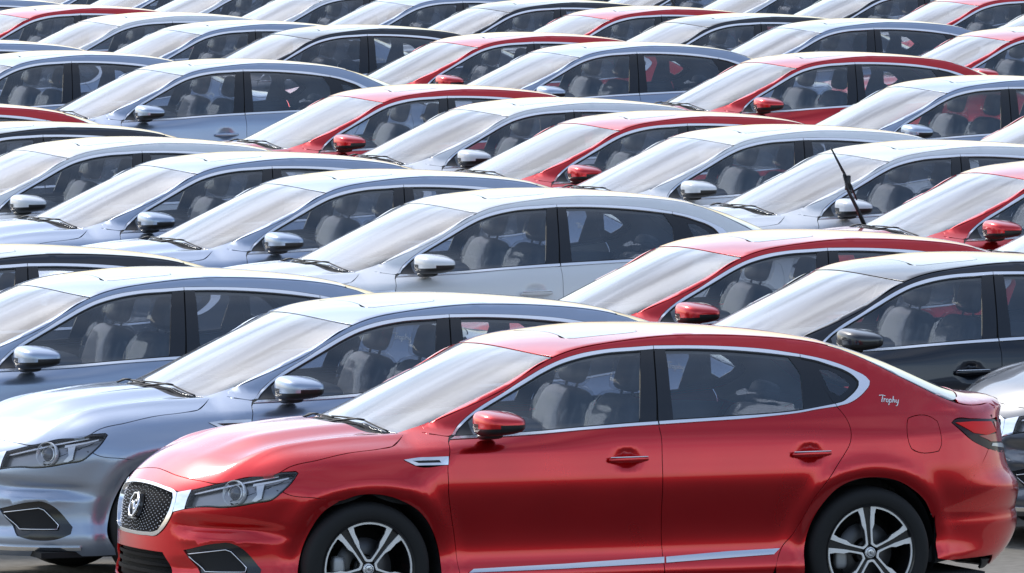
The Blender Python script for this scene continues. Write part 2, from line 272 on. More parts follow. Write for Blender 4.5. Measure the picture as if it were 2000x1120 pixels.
M['seat'] = mat('dark_seat_cover', (.085, .10, .12), .6, bump=(14, .3, .01))
M['wrap'] = mat('seat_plastic_film', (.16, .17, .18), .22, 0, coat=1, bump=(11, .9, .03))
M['dash'] = mat('dashboard_plastic', (.10, .11, .125), .6)
M['card'] = mat('door_card', (.13, .145, .165), .6)
M['liner'] = mat('headliner_cloth', (.30, .30, .29), .9)
M['lamp_dark'] = mat('lamp_bezel', (.38, .385, .40), .3, .6)
M['lamp_silver'] = mat('lamp_reflector', (.92, .93, .95), .25, .35)
M['lamp_clear'] = glass('lamp_cover', (.97, .97, .98), .6, 1.5)
M['tl_red'] = mat('tail_lamp_red', (.95, .012, .005), .35, 0, spec=.25)
M['tl_deep'] = mat('tail_lamp_deep_red', (.50, .008, .006), .15, 0, coat=.6)
M['tl_smoke'] = mat('tail_lamp_smoke', (.03, .004, .004), .15, 0, spec=.3)
M['tl_white'] = mat('tail_lamp_white', (.7, .68, .66), .15, 0, coat=1)
M['side_glass'] = glass('side_glass', (.96, .97, .99), 3.0, 1.5, veil=.06)
M['wind_glass'] = glass('windscreen_glass', (.78, .82, .80), 2.8, 1.52, film=.24)  # film sets the pale streaks painted in for reflected cloud
M['rear_glass'] = glass('rear_glass', (.5, .54, .55), 1.6, 1.52)
M['roof_glass'] = mat('sunroof_glass', (.02, .022, .024), .06, 0, coat=1)
M['script'] = mat('script_badge', (.9, .9, .88), .25, .6)
M['paper'] = mat('paper_sheet', (.75, .75, .7), .8)

# ---------------------------------------------------------------- mesh helpers
def link(ob, parent=None):
    COL.objects.link(ob)
    if parent: ob.parent = parent
    return ob
def make_mesh(name, V, Fc, normals=None, m=None, smooth=True):
    me = bpy.data.meshes.new(name); me.from_pydata([tuple(map(float, v)) for v in V], [], [tuple(f) for f in Fc])
    me.update()
    if smooth: me.polygons.foreach_set('use_smooth', [True]*len(me.polygons))
    if normals is not None: me.normals_split_custom_set_from_vertices([tuple(map(float, n)) for n in normals])
    if m: me.materials.append(m)
    return me
def mirror_mesh(me, name):
    n = len(me.vertices); co = np.empty(n*3); me.vertices.foreach_get('co', co); co = co.reshape(-1, 3)*[1, -1, 1]
    fs = [tuple(reversed(p.vertices)) for p in me.polygons]
    nn = None
    if me.get('vn'):
        nn = np.array(me['vn']).reshape(-1, 3)*[1, -1, 1]
    r = make_mesh(name, co, fs, nn, me.materials[0]); return r
def resample(pts, step=.022, closed=True, smooth=True, corner=33):
    p = np.array(pts, float); n = len(p); out = []
    def ang(i):
        a = p[i]-p[i-1]; b = p[(i+1) % n]-p[i]
        c = np.dot(a, b)/(np.linalg.norm(a)*np.linalg.norm(b)+1e-12); return math.degrees(math.acos(max(-1, min(1, c))))
    crn = [True if (not closed and i in (0, n-1)) else ang(i) > corner for i in range(n)]
    for i in range(n if closed else n-1):
        a, b = p[i], p[(i+1) % n]; d = np.linalg.norm(b-a); k = max(1, int(math.ceil(d/step)))
        def tan(j):
            u, v = p[j]-p[j-1], p[(j+1) % n]-p[j]; lu, lv = np.linalg.norm(u)+1e-12, np.linalg.norm(v)+1e-12
            t = u/lu*lv+v/lv*lu; return t/(np.linalg.norm(t)+1e-12)
        ta = (b-a)/d if (crn[i] or not smooth) else tan(i)
        tb = (b-a)/d if (crn[(i+1) % n] or not smooth) else tan((i+1) % n)
        for j in range(k):
            t = j/k; h1 = 2*t**3-3*t*t+1; h2 = t**3-2*t*t+t; h3 = -2*t**3+3*t*t; h4 = t**3-t*t
            out.append(h1*a+h2*d*ta+h3*b+h4*d*tb)
    if not closed: out.append(p[-1])
    return np.array(out)
def area(p): return .5*np.sum(p[:, 0]*np.roll(p[:, 1], -1)-np.roll(p[:, 0], -1)*p[:, 1])
def inset(p, d):
    if d == 0: return p
    s = 1 if area(p) > 0 else -1
    a = p-np.roll(p, 1, 0); b = np.roll(p, -1, 0)-p
    a /= np.linalg.norm(a, axis=1, keepdims=True)+1e-12; b /= np.linalg.norm(b, axis=1, keepdims=True)+1e-12
    na = np.stack([-a[:, 1], a[:, 0]], 1)*s; nb = np.stack([-b[:, 1], b[:, 0]], 1)*s
    m = na+nb; l = np.linalg.norm(m, axis=1, keepdims=True); m = m/np.maximum(l, 1e-6)
    c = np.clip((m*na).sum(1, keepdims=True), .45, 1); return p+m*d/c
def inside(poly, q):
    x, y = q[:, 0], q[:, 1]; r = np.zeros(len(q), bool)
    x1, y1 = poly[:, 0], poly[:, 1]; x2, y2 = np.roll(x1, -1), np.roll(y1, -1)
    for i in range(len(poly)):
        c = ((y1[i] > y) != (y2[i] > y)); xx = (x2[i]-x1[i])*(y-y1[i])/(y2[i]-y1[i]+1e-15)+x1[i]; r ^= c & (x < xx)
    return r
def gradF(P):
    e = 1.2e-3; g = []
    for k in range(3):
        d = np.zeros(3); d[k] = e; a, b = P+d, P-d
        g.append(F(a[:, 0], a[:, 1], a[:, 2])-F(b[:, 0], b[:, 1], b[:, 2]))
    g = np.stack(g, 1); return g/(np.linalg.norm(g, axis=1, keepdims=True)+1e-12)
def panel(name, ch, pts, m, off=0.0, holes=(), grid=.035, thick=.012, gap=.0022, step=.022, sm=True, flip=False, corner=33, crown=0):
    """one pressed panel: its outline is given on a chart of the body, its shape comes from the body"""
    loops = [inset(resample(pts, step, True, sm, corner), gap)]
    for h in holes: loops.append(inset(resample(h, step, True, sm, corner), -gap))
    P2 = []; E = []
    for lp in loops:
        o = len(P2); n = len(lp); P2 += lp.tolist(); E += [(o+i, o+(i+1) % n) for i in range(n)]
    lo, hi = loops[0].min(0), loops[0].max(0)
    gx, gy = np.meshgrid(np.arange(lo[0]+grid*.5, hi[0], grid), np.arange(lo[1]+grid*.5, hi[1], grid)); gx[1::2] += grid*.5
    q = np.stack([gx.ravel(), gy.ravel()], 1); ok = inside(loops[0], q)
    for h in loops[1:]: ok &= ~inside(h, q)
    q = q[ok]
    if len(q):
        B = np.array(P2); d = np.full(len(q), 9.)
        for i in range(0, len(B), 200):
            d = np.minimum(d, np.linalg.norm(q[:, None]-B[None, i:i+200], axis=2).min(1))
        q = q[d > min(grid*.45, step*.8)]
    nb = len(P2); allp = P2+q.tolist()
    r = geometry.delaunay_2d_cdt([Vector(v) for v in allp], E, [], 0, 1e-6)
    v2 = np.array([(v.x, v.y) for v in r[0]]); fs = [tuple(f) for f in r[2] if len(f) == 3]
    cen = np.array([v2[list(f)].mean(0) for f in fs]); ok = inside(loops[0], cen)
    for h in loops[1:]: ok &= ~inside(h, cen)
    fs = [f for f, k in zip(fs, ok) if k]
    P = CH[ch](v2[:, 0].copy(), v2[:, 1].copy()); n = gradF(P); S = P+n*off
    # orient
    f0 = np.array(fs); c = np.cross(S[f0[:, 1]]-S[f0[:, 0]], S[f0[:, 2]]-S[f0[:, 0]]); fl = (c*n[f0[:, 0]]).sum(1) < 0
    fs = [(f[0], f[2], f[1]) if k else f for f, k in zip(fs, fl)]
    if crown: n = n+np.array([0, 0, crown]); n /= np.linalg.norm(n, axis=1, keepdims=True)
    V = S.tolist(); NN = n.tolist(); Fc = list(fs)
    if thick:
        cnt = {}
        for f in fs:
            for a, b in ((f[0], f[1]), (f[1], f[2]), (f[2], f[0])): cnt[(a, b)] = 1
        be = [(a, b) for (a, b) in cnt if (b, a) not in cnt]
        # soft rolled edge, then the flange going in
        rn = {}
        for a, b in be:
            t = S[b]-S[a]; t /= np.linalg.norm(t)+1e-12; o = np.cross(t, n[a]); rn.setdefault(a, []).append(o); rn.setdefault(b, []).append(o)
        idx = {}
        for a in rn:
            o = np.sum(rn[a], 0); o /= np.linalg.norm(o)+1e-12
            idx[a] = len(V); V += [(S[a]+o*.0006-n[a]*.0012).tolist(), (S[a]+o*.0006-n[a]*thick).tolist()]; NN += [o.tolist(), o.tolist()]
        for a, b in be:
            i, j = idx[a], idx[b]; Fc += [(b, a, i, j), (j, i, i+1, j+1)]
    me = make_mesh(name, V, Fc, NN, m); me['vn'] = np.array(NN).ravel().tolist()
    return me
def lathe(profile, n=40, axis='y'):
    V = []; Fc = []
    for i in range(n):
        a = 2*math.pi*i/n
        for r, h in profile: V.append((r*math.cos(a), h, r*math.sin(a)))
    k = len(profile)
    for i in range(n):
        for j in range(k-1):
            a, b = i*k+j, ((i+1) % n)*k+j; Fc.append((a, a+1, b+1, b))
    return V, Fc
def box(c, s, taper=None):
    x, y, z = c; a, b, d = s[0]/2, s[1]/2, s[2]/2
    V = [(x-a, y-b, z-d), (x+a, y-b, z-d), (x+a, y+b, z-d), (x-a, y+b, z-d), (x-a, y-b, z+d), (x+a, y-b, z+d), (x+a, y+b, z+d), (x-a, y+b, z+d)]
    return V, [(0, 3, 2, 1), (4, 5, 6, 7), (0, 1, 5, 4), (1, 2, 6, 5), (2, 3, 7, 6), (3, 0, 4, 7)]
def join(parts):
    V = []; Fc = []
    for v, f in parts:
        o = len(V); V += list(v); Fc += [tuple(i+o for i in g) for g in f]
    return V, Fc
def sq(c, s, e1=.5, e2=.5, nu=20, nv=12, fn=None):
    """rounded box (superquadric)"""
    def p(t, e): return math.copysign(abs(t)**e, t)
    V = []; Fc = []
    for j in range(nv+1):
        v = -math.pi/2+math.pi*j/nv
        for i in range(nu):
            u = 2*math.pi*i/nu
            x = p(math.cos(v), e1)*p(math.cos(u), e2); y = p(math.cos(v), e1)*p(math.sin(u), e2); z = p(math.sin(v), e1)
            if fn: x, y, z = fn(x, y, z)
            V.append((c[0]+x*s[0]/2, c[1]+y*s[1]/2, c[2]+z*s[2]/2))
    for j in range(nv):
        for i in range(nu):
            a, b = j*nu+i, j*nu+(i+1) % nu; Fc.append((a, b, b+nu, a+nu))
    return V, Fc
def tube(path, r, n=6, closed=False):
    P = [Vector(p) for p in path]; V = []; Fc = []; m = len(P)
    for i, p in enumerate(P):
        a = P[i-1] if (i or closed) else p; b = P[(i+1) % m] if (i < m-1 or closed) else p
        t = (b-a).normalized(); u = t.orthogonal().normalized() if abs(t.z) > .95 else t.cross(Vector((0, 0, 1))).normalized(); v = t.cross(u)
        rr = r[i] if isinstance(r, (list, tuple)) else r
        for k in range(n):
            q = 2*math.pi*k/n; V.append(tuple(p+(u*math.cos(q)+v*math.sin(q))*rr))
    for i in range(m if closed else m-1):
        for k in range(n):
            a, b = i*n+k, i*n+(k+1) % n; j = (i+1) % m; Fc.append((a, b, j*n+(k+1) % n, j*n+k))
    if not closed: Fc += [tuple(range(n))[::-1], tuple(range((m-1)*n, m*n))]
    return V, Fc
def prism(poly, y0, y1):
    """polygon in the x-z plane extruded along y (outline may be concave)"""
    n = len(poly); tri = geometry.tessellate_polygon([[Vector((a, b, 0)) for a, b in poly]])
    V = [(a, y0, b) for a, b in poly]+[(a, y1, b) for a, b in poly]; Fc = []
    ar = area(np.array(poly))
    for t in tri:
        a, b, c = t; s = (poly[b][0]-poly[a][0])*(poly[c][1]-poly[a][1])-(poly[c][0]-poly[a][0])*(poly[b][1]-poly[a][1])
        if s < 0: a, b, c = a, c, b
        Fc += [(a, b, c), (a+n, c+n, b+n)]
    for i in range(n):
        j = (i+1) % n; Fc.append((i, i+n, j+n, j) if ar > 0 else (j, j+n, i+n, i))
    return V, Fc
def xf(vf, Mx): return [tuple(Mx @ Vector(v)) for v in vf[0]], vf[1]

# ---------------------------------------------------------------- one car
def arr(k): return np.array(TR[k], float)
xs_r = np.linspace(.33, 3.62, 100)
def ridge_curve():
    """upper edge of the body side, where side and roof surfaces meet: returns x, y, z"""
    out = []
    for x in xs_r:
        zs = np.linspace(.80, 1.5, 701); ys = bis(lambda t: F(x, t, zs, True)[0], np.zeros_like(zs), np.full_like(zs, 1.05), 24)
        ft = F(x, ys, zs, True)[1]; i = (ft > -.004).argmax(); out.append((x, zs[i]))
    o = np.array(out); k = xs_r < .42
    P = cS(o[:, 0].copy(), o[:, 1].copy()); return P
RC = ridge_curve()
def ridge_pts(x0, x1, what='S'):
    k = (RC[:, 0] >= x0) & (RC[:, 0] <= x1); p = RC[k]
    return (p[:, [0, 2]] if what == 'S' else np.stack([p[:, 0], -np.abs(p[:, 1])], 1)).tolist()
def mir(pts):          # outline across the centreline: near half (y<0, front to back) mirrored
    p = [list(a) for a in pts]; return p+[[a, -b] for a, b in reversed(p) if abs(b) > 1e-4]
G = lambda k: TR[k]
MESH = {}   # name -> list of (part name, mesh, sub-parts)
def build_car_meshes():
    Pn = []
    def add(nm, me, both=True, subs=(), body=False):
        Pn.append((nm, me, list(subs), body))
        if both:
            Pn.append((nm, mirror_mesh(me, nm), [(a, mirror_mesh(b, a), c) for a, b, c in subs], body))
    BODY = PAINTS['red']
    # --- side panels (near side; mirrored for the far side)
    fen = G('HOODLINE_S')+G('FENTOP')[1:]+G('DF')[1:-1]+[[.492, .205]]+[[.375, .205]]+G('ARF')[:9]+G('FENSEAM')[1:]+[G('HLREAR')[k] for k in (3, 2, 1)]
    vent_c = panel('vent_surround', 'S', G('VENT'), M['satin'], off=.004, holes=[G('VENTI')], grid=.03, thick=.01, gap=0, sm=False)
    vent_i = panel('vent_opening', 'S', G('VENTI'), M['black'], off=-.006, grid=.03, thick=0, gap=0, sm=False)
    add('front_fender', panel('front_fender', 'S', fen, BODY, holes=[G('VENT')]), subs=[('vent_surround', vent_c, 0), ('vent_opening', vent_i, 0)], body=True)
    fd = G('CO_LO')[6:]
    fd = [[G('DB')[1][0], G('CO_LO')[6][1]]]+G('CO_LO')[7:]+G('DF')[1:-1]+[[.494, .225]]+[[1.581, .225]]+G('DB')[::-1][1:-1]
    def handle(HX, HZ):
        L_ = .218; V = []; path = []
        Y = float(cS(np.array([HX-.09]), np.array([HZ]))[0, 1])
        def fn(x, y, z): return x, y-.35*(1-x*x)*1.0+.0, z*(1-.15*abs(x))+.10*x
        a = sq((HX, Y-.018, HZ), (L_, .026, .030), .45, .6, 24, 8, fn)
        me = make_mesh('door_handle', a[0], a[1], None, BODY)
        b = sq((HX, Y-.027, HZ+.0135), (L_*.97, .018, .007), .5, .6, 24, 6, fn)
        return me, make_mesh('handle_strip', b[0], b[1], None, M['chrome'])
    h1, s1 = handle(1.376, .842); h2, s2 = handle(2.374, .843)
    m1 = panel('door_moulding', 'S', G('MOLD1'), M['satin'], off=.008, grid=.05, thick=.012, gap=0, sm=False, crown=.3)
    m2 = panel('door_moulding', 'S', G('MOLD2'), M['satin'], off=.008, grid=.05, thick=.012, gap=0, sm=False, crown=.3)
    # window trims
    cu, cl, iu, il = G('CO_UP'), G('CO_LO'), G('CI_UP'), G('CI_LO')
    def cut(line, x0, x1):
        l = resample(line, .02, False); 
        return [p.tolist() for p in l if x0 <= p[0] <= x1]
    XB1, XC1 = 1.6284, 2.416
    tfu = panel('window_trim', 'S', [cu[0]]+cu[1:12]+[iu[12]]+iu[0:12][::-1], M['satin'], off=.004, grid=.03, thick=.01, gap=.0018, crown=.6)
    tru = panel('window_trim', 'S', cu[11:16]+iu[12:17][::-1], M['satin'], off=.004, grid=.03, thick=.01, gap=.0018, crown=.6)
    tq = panel('window_trim', 'S', cu[15:]+[iu[-1]]+iu[16:-1][::-1], M['satin'], off=.004, grid=.03, thick=.01, gap=.0018, crown=.6)
    xb = G('DB')[0][0]
    tfl = panel('window_trim', 'S', [[xb, cl[6][1]]]+cl[7:]+[iu[0]]+[il[-1]]+il[8:-1][::-1]+[[xb, il[7][1]]], M['satin'], off=.004, grid=.03, thick=.01, gap=.0018, crown=.6)
    trl = panel('window_trim', 'S', cl[:6]+[[xb+.004, cl[6][1]+.0005]]+[[xb+.004, il[7][1]+.0005]]+il[:7][::-1], M['satin'], off=.004, grid=.03, thick=.01, gap=.0018, crown=.6)
    bpf = panel('pillar_cover', 'S', G('BPF'), M['gloss_black'], off=-.002, thick=.008, gap=.001, sm=False)
    bpr = panel('pillar_cover', 'S', G('BPR'), M['gloss_black'], off=-.002, thick=.008, gap=.001, sm=False)
    cp = panel('pillar_cover', 'S', G('CP'), M['gloss_black'], off=-.002, thick=.008, gap=.001, sm=False)
    sail = panel('mirror_base_cover', 'S', G('SAIL'), M['black'], off=-.002, thick=.008, gap=.001, sm=False)
    gf = [G('SAIL')[3]]+iu[3:11]+[G('BPF')[0], G('BPF')[1], G('BPF')[2]]+il[8:11]+[G('SAIL')[4]]
    gfm = panel('window_glass', 'S', gf, M['side_glass'], off=-.006, thick=0, gap=0)
    gr = [G('BPR')[-1]]+iu[13:16]+[G('CP')[k] for k in (0, 1, 2, 3, 4)]+il[3:6]+[G('BPR')[5], G('BPR')[6], G('BPR')[7]]
    grm = panel('window_glass', 'S', gr, M['side_glass'], off=-.006, thick=0, gap=0, sm=False)
    qf = [iu[16], *iu[17:-1], il[0]]+[G('CP')[6]]
    qfr = panel('window_frit', 'S', qf, M['gloss_black'], off=-.005, holes=[G('QG')], thick=.004, gap=.001, sm=False)
    qgl = panel('window_glass', 'S', G('QG'), M['side_glass'], off=-.006, thick=0, gap=0)
    add('front_door', panel('front_door', 'S', fd, BODY, grid=.028), body=True,
        subs=[('door_handle', h1, 1), ('handle_strip', s1, 0), ('door_moulding', m1, 0), ('window_trim', tfu, 0), ('window_trim', tfl, 0), ('pillar_cover', bpf, 0), ('mirror_base_cover', sail, 0), ('window_glass', gfm, 0)])
    rd = G('CO_LO')[0:6]+[[G('DB')[1][0]+.001, G('CO_LO')[6][1]]]+G('DB')[2:-1]+[[1.583, .225], [2.165, .225]]+G('DR')[1:][::-1]
    add('rear_door', panel('rear_door', 'S', rd, BODY, grid=.028), body=True,
        subs=[('door_handle', h2, 1), ('handle_strip', s2, 0), ('door_moulding', m2, 0), ('window_trim', tru, 0), ('window_trim', trl, 0), ('pillar_cover', bpr, 0), ('pillar_cover', cp, 0), ('window_glass', grm, 0)])
    cpil = panel('centre_pillar', 'S', [[1.555, .99], [1.595, .99], [1.645, 1.372], [1.610, 1.372]], M['seal'], off=-.014, grid=.05, thick=0, gap=0, sm=False)
    rpil = panel('rear_pillar_backing', 'S', [[2.405, 1.322], [2.44, 1.318], [2.575, 1.085], [2.53, 1.078]], M['seal'], off=-.014, grid=.05, thick=0, gap=0, sm=False)
    # body side: pillars, roof rail and rear quarter in one pressing
    bs = ridge_pts(.375, 3.57)
    RB = bs[::4]+([bs[-1]] if (len(bs)-1) % 4 else [])
    tls = G('TL_S')
    bsd = [[.362, .990]]+RB+[[3.62, 1.02], [3.60, .975]]+tls[1:7]+G('RSEAM_S')[2:5]+[[3.082, .49]]+G('ARR')[::-1][3:]+[[2.352, .205], [2.20, .205]]+G('DR')[1:][::-1]+G('CO_UP')[::-1]+[G('FENTOP')[2]]
    bsm = panel('body_side', 'S', bsd, BODY, holes=[G('FUEL')], grid=.03, corner=40)
    fuel = panel('fuel_lid', 'S', G('FUEL'), BODY, grid=.03)
    lo_ = resample(cu[:-1]+cl, .03, True); li_ = resample(iu[:-1]+il, .03, True)
    seal = panel('window_seal', 'S', inset(lo_, -.007).tolist(), M['seal'], off=-.003, holes=[inset(li_, .006).tolist()], grid=.05, thick=.006, gap=0, sm=False)
    add('body_side', bsm, body=True, subs=[('fuel_lid', fuel, 1), ('centre_pillar', cpil, 0), ('rear_pillar_backing', rpil, 0), ('window_seal', seal, 0), ('window_trim', tq, 0), ('window_frit', qfr, 0), ('window_glass', qgl, 0), ('script_badge', script_mesh(), 0)])
    inn = [[.40, .985]]+[[a, b-.022] for a, b in RB[1:-6]]+[[3.1, 1.05], [2.9, .96]]+[[2.60, 1.03]]+iu[::-1]
    add('pillar_trim', panel('pillar_trim', 'S', inn, M['liner'], off=-.045, thick=0, gap=0, grid=.06, sm=False))
    sill = [[.50, .158], [.492, .219], [1.58, .219], [2.18, .219], [2.205, .200], [2.34, .158]]
    add('sill', panel('sill', 'S', sill, BODY, thick=.02, grid=.05, sm=False), body=True)
    # roof, glass, bonnet, boot
    ry = lambda x: -abs(float(np.interp(x, RC[:, 0], RC[:, 1])))
    seam = lambda y: .985+.235*y*y
    rseam = lambda y: 2.70-.29*y*y
    yw = ry(1.075)+.004
    ws = [[float(np.interp(b, [-.70, -.63, -.556, -.44, -.30, -.15, 0][::1], [.375, .292, .238, .2, .178, .167, .163])), b] for b in (0, -.15, -.30, -.44, -.54, -.625)]
    ws += [[x, max(ry(x)+.004, -.634)] for x in (.36, .5, .65, .8, .95, 1.04)]+[[seam(yw)-.002, yw]]+[[seam(b), b] for b in (-.5, -.35, -.2, 0)]
    wsm = [p for p in ws]
    hw = [p for p in wsm if p[1] < 0]; full = [wsm[0]]+hw+[wsm[-1]]+[[a, -b] for a, b in hw[::-1]]
    add('windscreen', panel('windscreen', 'T', full, M['wind_glass'], off=-.004, thick=.01, grid=.045, gap=.0035, corner=50), both=False, subs=[('windscreen_seal', panel('windscreen_seal', 'T', inset(resample(full, .03, True, False), -.010).tolist(), M['seal'], off=-.014, holes=[inset(resample(full, .03, True, False), .03).tolist()], grid=.05, thick=0, gap=0, sm=False), 0)])
    strip = [[.385, -.6365]]+[[x, -.6365] for x in (.6, .8, .95)]+[[1.055, -.636]]+[[x, ry(x)+.0005] for x in (1.055, 1.0, .9, .8, .7, .6, .5, .42, .375)]
    add('windscreen_pillar', panel('windscreen_pillar', 'T', strip, BODY, thick=.02, grid=.03, gap=0, sm=False), body=True)
    rf = [[seam(b), b] for b in (0, -.2, -.35, -.5)]+[[seam(yw), yw]]+[[x, ry(x)+.004] for x in np.arange(1.12, 2.56, .06)]+[[rseam(.63), ry(2.58)+.004]]+[[rseam(b), b] for b in (-.5, -.35, -.2, 0)]
    hw = [p for p in rf if p[1] < 0]; full = [rf[0]]+hw+[rf[-1]]+[[a, -b] for a, b in hw[::-1]]
    sr = [[1.300, 0], [1.285, -.2], [1.266, -.345], [1.300, -.393], [1.45, -.405], [1.60, -.405], [1.645, -.385], [1.667, -.30], [1.672, 0]]
    srh = [p for p in sr if p[1] < 0]; srf = [sr[0]]+srh+[sr[-1]]+[[a, -b] for a, b in srh[::-1]]
    sun_m = panel('sunroof', 'T', srf, M['roof_glass'], off=.001, grid=.06, thick=.008)
    add('roof', panel('roof', 'T', full, BODY, holes=[srf], grid=.045, corner=50), both=False, body=True, subs=[('sunroof', sun_m, 0)])
    lin = [[seam(b)+.03, b*.97] for b in (0, -.3, -.6)]+[[x, ry(x)+.03] for x in np.arange(1.2, 2.6, .1)]+[[rseam(b)+.05, b] for b in (-.58, -.3, 0)]
    hw = [p for p in lin if p[1] < 0]; lf = [lin[0]]+hw+[lin[-1]]+[[a, -b] for a, b in hw[::-1]]
    add('headliner', panel('headliner', 'T', lf, M['liner'], off=-.05, grid=.1, thick=0, sm=False), both=False)
    rg = [[rseam(b)+.004, b] for b in (0, -.2, -.35, -.5)]+[[rseam(.63)+.01, ry(2.58)+.004]]+[[x, ry(x)+.004] for x in np.arange(2.64, 3.24, .06)]+[[3.30, -.62], [3.36, -.50], [3.41, -.36], [3.45, -.18], [3.46, 0]]
    hw = [p for p in rg if p[1] < 0]; full = [rg[0]]+hw+[rg[-1]]+[[a, -b] for a, b in hw[::-1]]
    add('rear_window', panel('rear_window', 'T', full, M['rear_glass'], off=-.003, grid=.05, gap=.002, corner=50), both=False, subs=[('rear_window_seal', panel('rear_window_seal', 'T', inset(resample(full, .03, True, False), -.010).tolist(), M['seal'], off=-.014, holes=[inset(resample(full, .03, True, False), .03).tolist()], grid=.05, thick=0, gap=0, sm=False), 0)])
    tk = [[3.464, 0], [3.454, -.18], [3.414, -.36], [3.364, -.50], [3.304, -.62]]+[[3.30, ry(3.30)+.004]]+[[x, ry(x)+.004] for x in (3.38, 3.46, 3.52)]+[[3.585, -.50], [3.66, -.36], [3.705, -.18], [3.715, 0]]
    hw = [p for p in tk if p[1] < 0]; full = [tk[0]]+hw+[tk[-1]]+[[a, -b] for a, b in hw[::-1]]
    add('boot_lid', panel('boot_lid', 'T', full, BODY, grid=.04, corner=50), both=False, body=True)
    tg = [[-.43, 1.028], [-.43, .82], [-.40, .715], [0, .712], [.40, .715], [.43, .82], [.43, 1.028], [.2, 1.035], [0, 1.035], [-.2, 1.035]]
    add('boot_rear_panel', panel('boot_rear_panel', 'R', tg, BODY, grid=.04, sm=False), both=False, body=True)
    add('fender_top', panel('fender_top', 'T', [[.258, -.66], [.262, -.60], [.34, -.61], [.42, -.625], [.42, -.70], [.30, -.73]], BODY, off=-.0025, grid=.03, thick=.01, gap=0, sm=False), body=True)
    # bonnet
    hl = G('HOODLINE_T'); hf = [[-.788, 0], [-.790, -.13], [-.786, -.25], [-.765, -.37], [-.722, -.4915], [-.690, -.5575]]
    hr = [[.276, -.650], [.205, -.56], [.150, -.46], [.100, -.32], [.062, -.16], [.050, 0]]
    hd = hf+G('HLTOP')[1:2]+hl+hr[1:]
    hw = [p for p in hd if p[1] < 0]; full = [hd[0]]+hw+[hd[-1]]+[[a, -b] for a, b in hw[::-1]]
    add('bonnet', panel('bonnet', 'T', full, BODY, grid=.03), both=False, body=True)
    cw = [[.03, 0], [.10, -.32], [.17, -.50], [.225, -.60], [.262, -.625], [.28, -.61], [.22, -.46], [.20, -.3], [.19, 0]]
    hw = [p for p in cw if p[1] < 0]; full = [cw[0]]+hw+[cw[-1]]+[[a, -b] for a, b in hw[::-1]]
    add('cowl', panel('cowl', 'T', full, M['black'], off=-.018, grid=.06, thick=.02, gap=0, sm=False), both=False)
    # --- front end on the wrap-round chart
    hl_ = G('HL'); hfn = G('HOODFRONT_N')
    hq = cT(np.array([q[0] for q in hf]), np.array([q[1] for q in hf])); HFN = to_chart(hq, 'N').tolist(); HFN[0][0] = 0.0; HFN[-1] = hl_[3]; HFN = HFN[:-1]
    # nose panel between bonnet and grille
    go = arr('GO'); 
    gtop = [[0, .7345], [.12, .7305], [.2336, .7202], [.3114, .7105]]
    nose = [HFN[0]]+HFN[1:]+[hl_[3], hl_[2]]+[[.3617, .7037]]+gtop[::-1]
    hw = [p for p in nose if p[0] > 1e-4]; full = [nose[0]]+hw+[nose[-1]]+[[-a, b] for a, b in hw[::-1]]
    add('nose_panel', panel('nose_panel', 'N', full, BODY, grid=.03, gap=.0015), both=False, body=True)
    gout = [[0, .7335], [.12, .7305], [.2336, .7202], [.3114, .7105], [.3472, .6979], [.357, .6537], [.3504, .6053], [.3217, .5501], [.2748, .501], [.2453, .4835], [.17, .4775], [0, .474]]
    gin = [[0, .7215], [.12, .7185], [.225, .7095], [.3182, .696], [.3340, .6724], [.3330, .628], [.3100, .5754], [.2594, .510], [.2203, .4975], [.15, .4925], [0, .490]]
    def sym(p): hw = [q for q in p if q[0] > 1e-4]; return [p[0]]+hw+[p[-1]]+[[-a, b] for a, b in hw[::-1]]
    gs = panel('grille_surround', 'N', sym(gout), M['chrome'], off=.006, holes=[sym(gin)], grid=.02, thick=.03, gap=0)
    gb = panel('grille_back', 'N', sym(gin), M['gloss_black'], off=-.035, grid=.05, thick=0, gap=-.002)
    me_g, studs = grille_mesh(np.array(sym(gin)))
    add('grille', me_g, both=False, subs=[('grille_surround', gs, 0), ('grille_back', gb, 0), ('grille_studs', studs, 0), ('grille_badge', badge_mesh(), 0), ('badge_plate', badge_plate(), 0)])
    add('grille_wing', panel('grille_wing', 'N', [[.349, .700], [.3617, .7030], [.4316, .7176], [.4254, .6777], [.4208, .6248], [.352, .6065], [.359, .6537]], M['chrome'], off=.004, grid=.02, thick=.02, gap=0, sm=False))
    # bumper
    arfN = to_chart(CH['S'](arr('ARF')[8:, 0].copy(), arr('ARF')[8:, 1].copy()), 'N').tolist()
    bot = [[1.02, .185], [.8, .178], [.5, .172], [.25, .170], [0, .170]]
    bump = [gout[-1]]+gout[::-1][1:]
    bump = [[0, .4735]]+[[a*1.006, b-.0005] for a, b in gout[::-1][1:6]]+[[.352, .6055], [.4208, .6240]]+hl_[14:8:-1]+G('FENSEAM_N')[::-1][1:-1]+arfN+bot
    fog = [[.4213, .4187], [.60, .4600], [.6515, .4635], [.684, .4493], [.7947, .3347], [.790, .300], [.745, .278], [.60, .266], [.53, .285]]
    lowg = [[0, .402], [.14, .402], [.29, .400], [.345, .33], [.37, .262], [.20, .252], [0, .250]]
    bm = panel('front_bumper', 'N', sym(bump), BODY, holes=[fog, [[-a, b] for a, b in fog], sym(lowg)], grid=.03)
    lg = panel('lower_grille', 'N', sym(lowg), M['mesh_black'], off=-.03, grid=.04, thick=0, gap=-.002)
    splitter = panel('bumper_lip', 'N', [[-.84, .235], [-.5, .232], [0, .232], [.5, .232], [.84, .235], [.84, .220], [.5, .213], [0, .212], [-.5, .213], [-.84, .220]], M['satin'], off=.014, grid=.04, thick=.02, gap=0, sm=False)
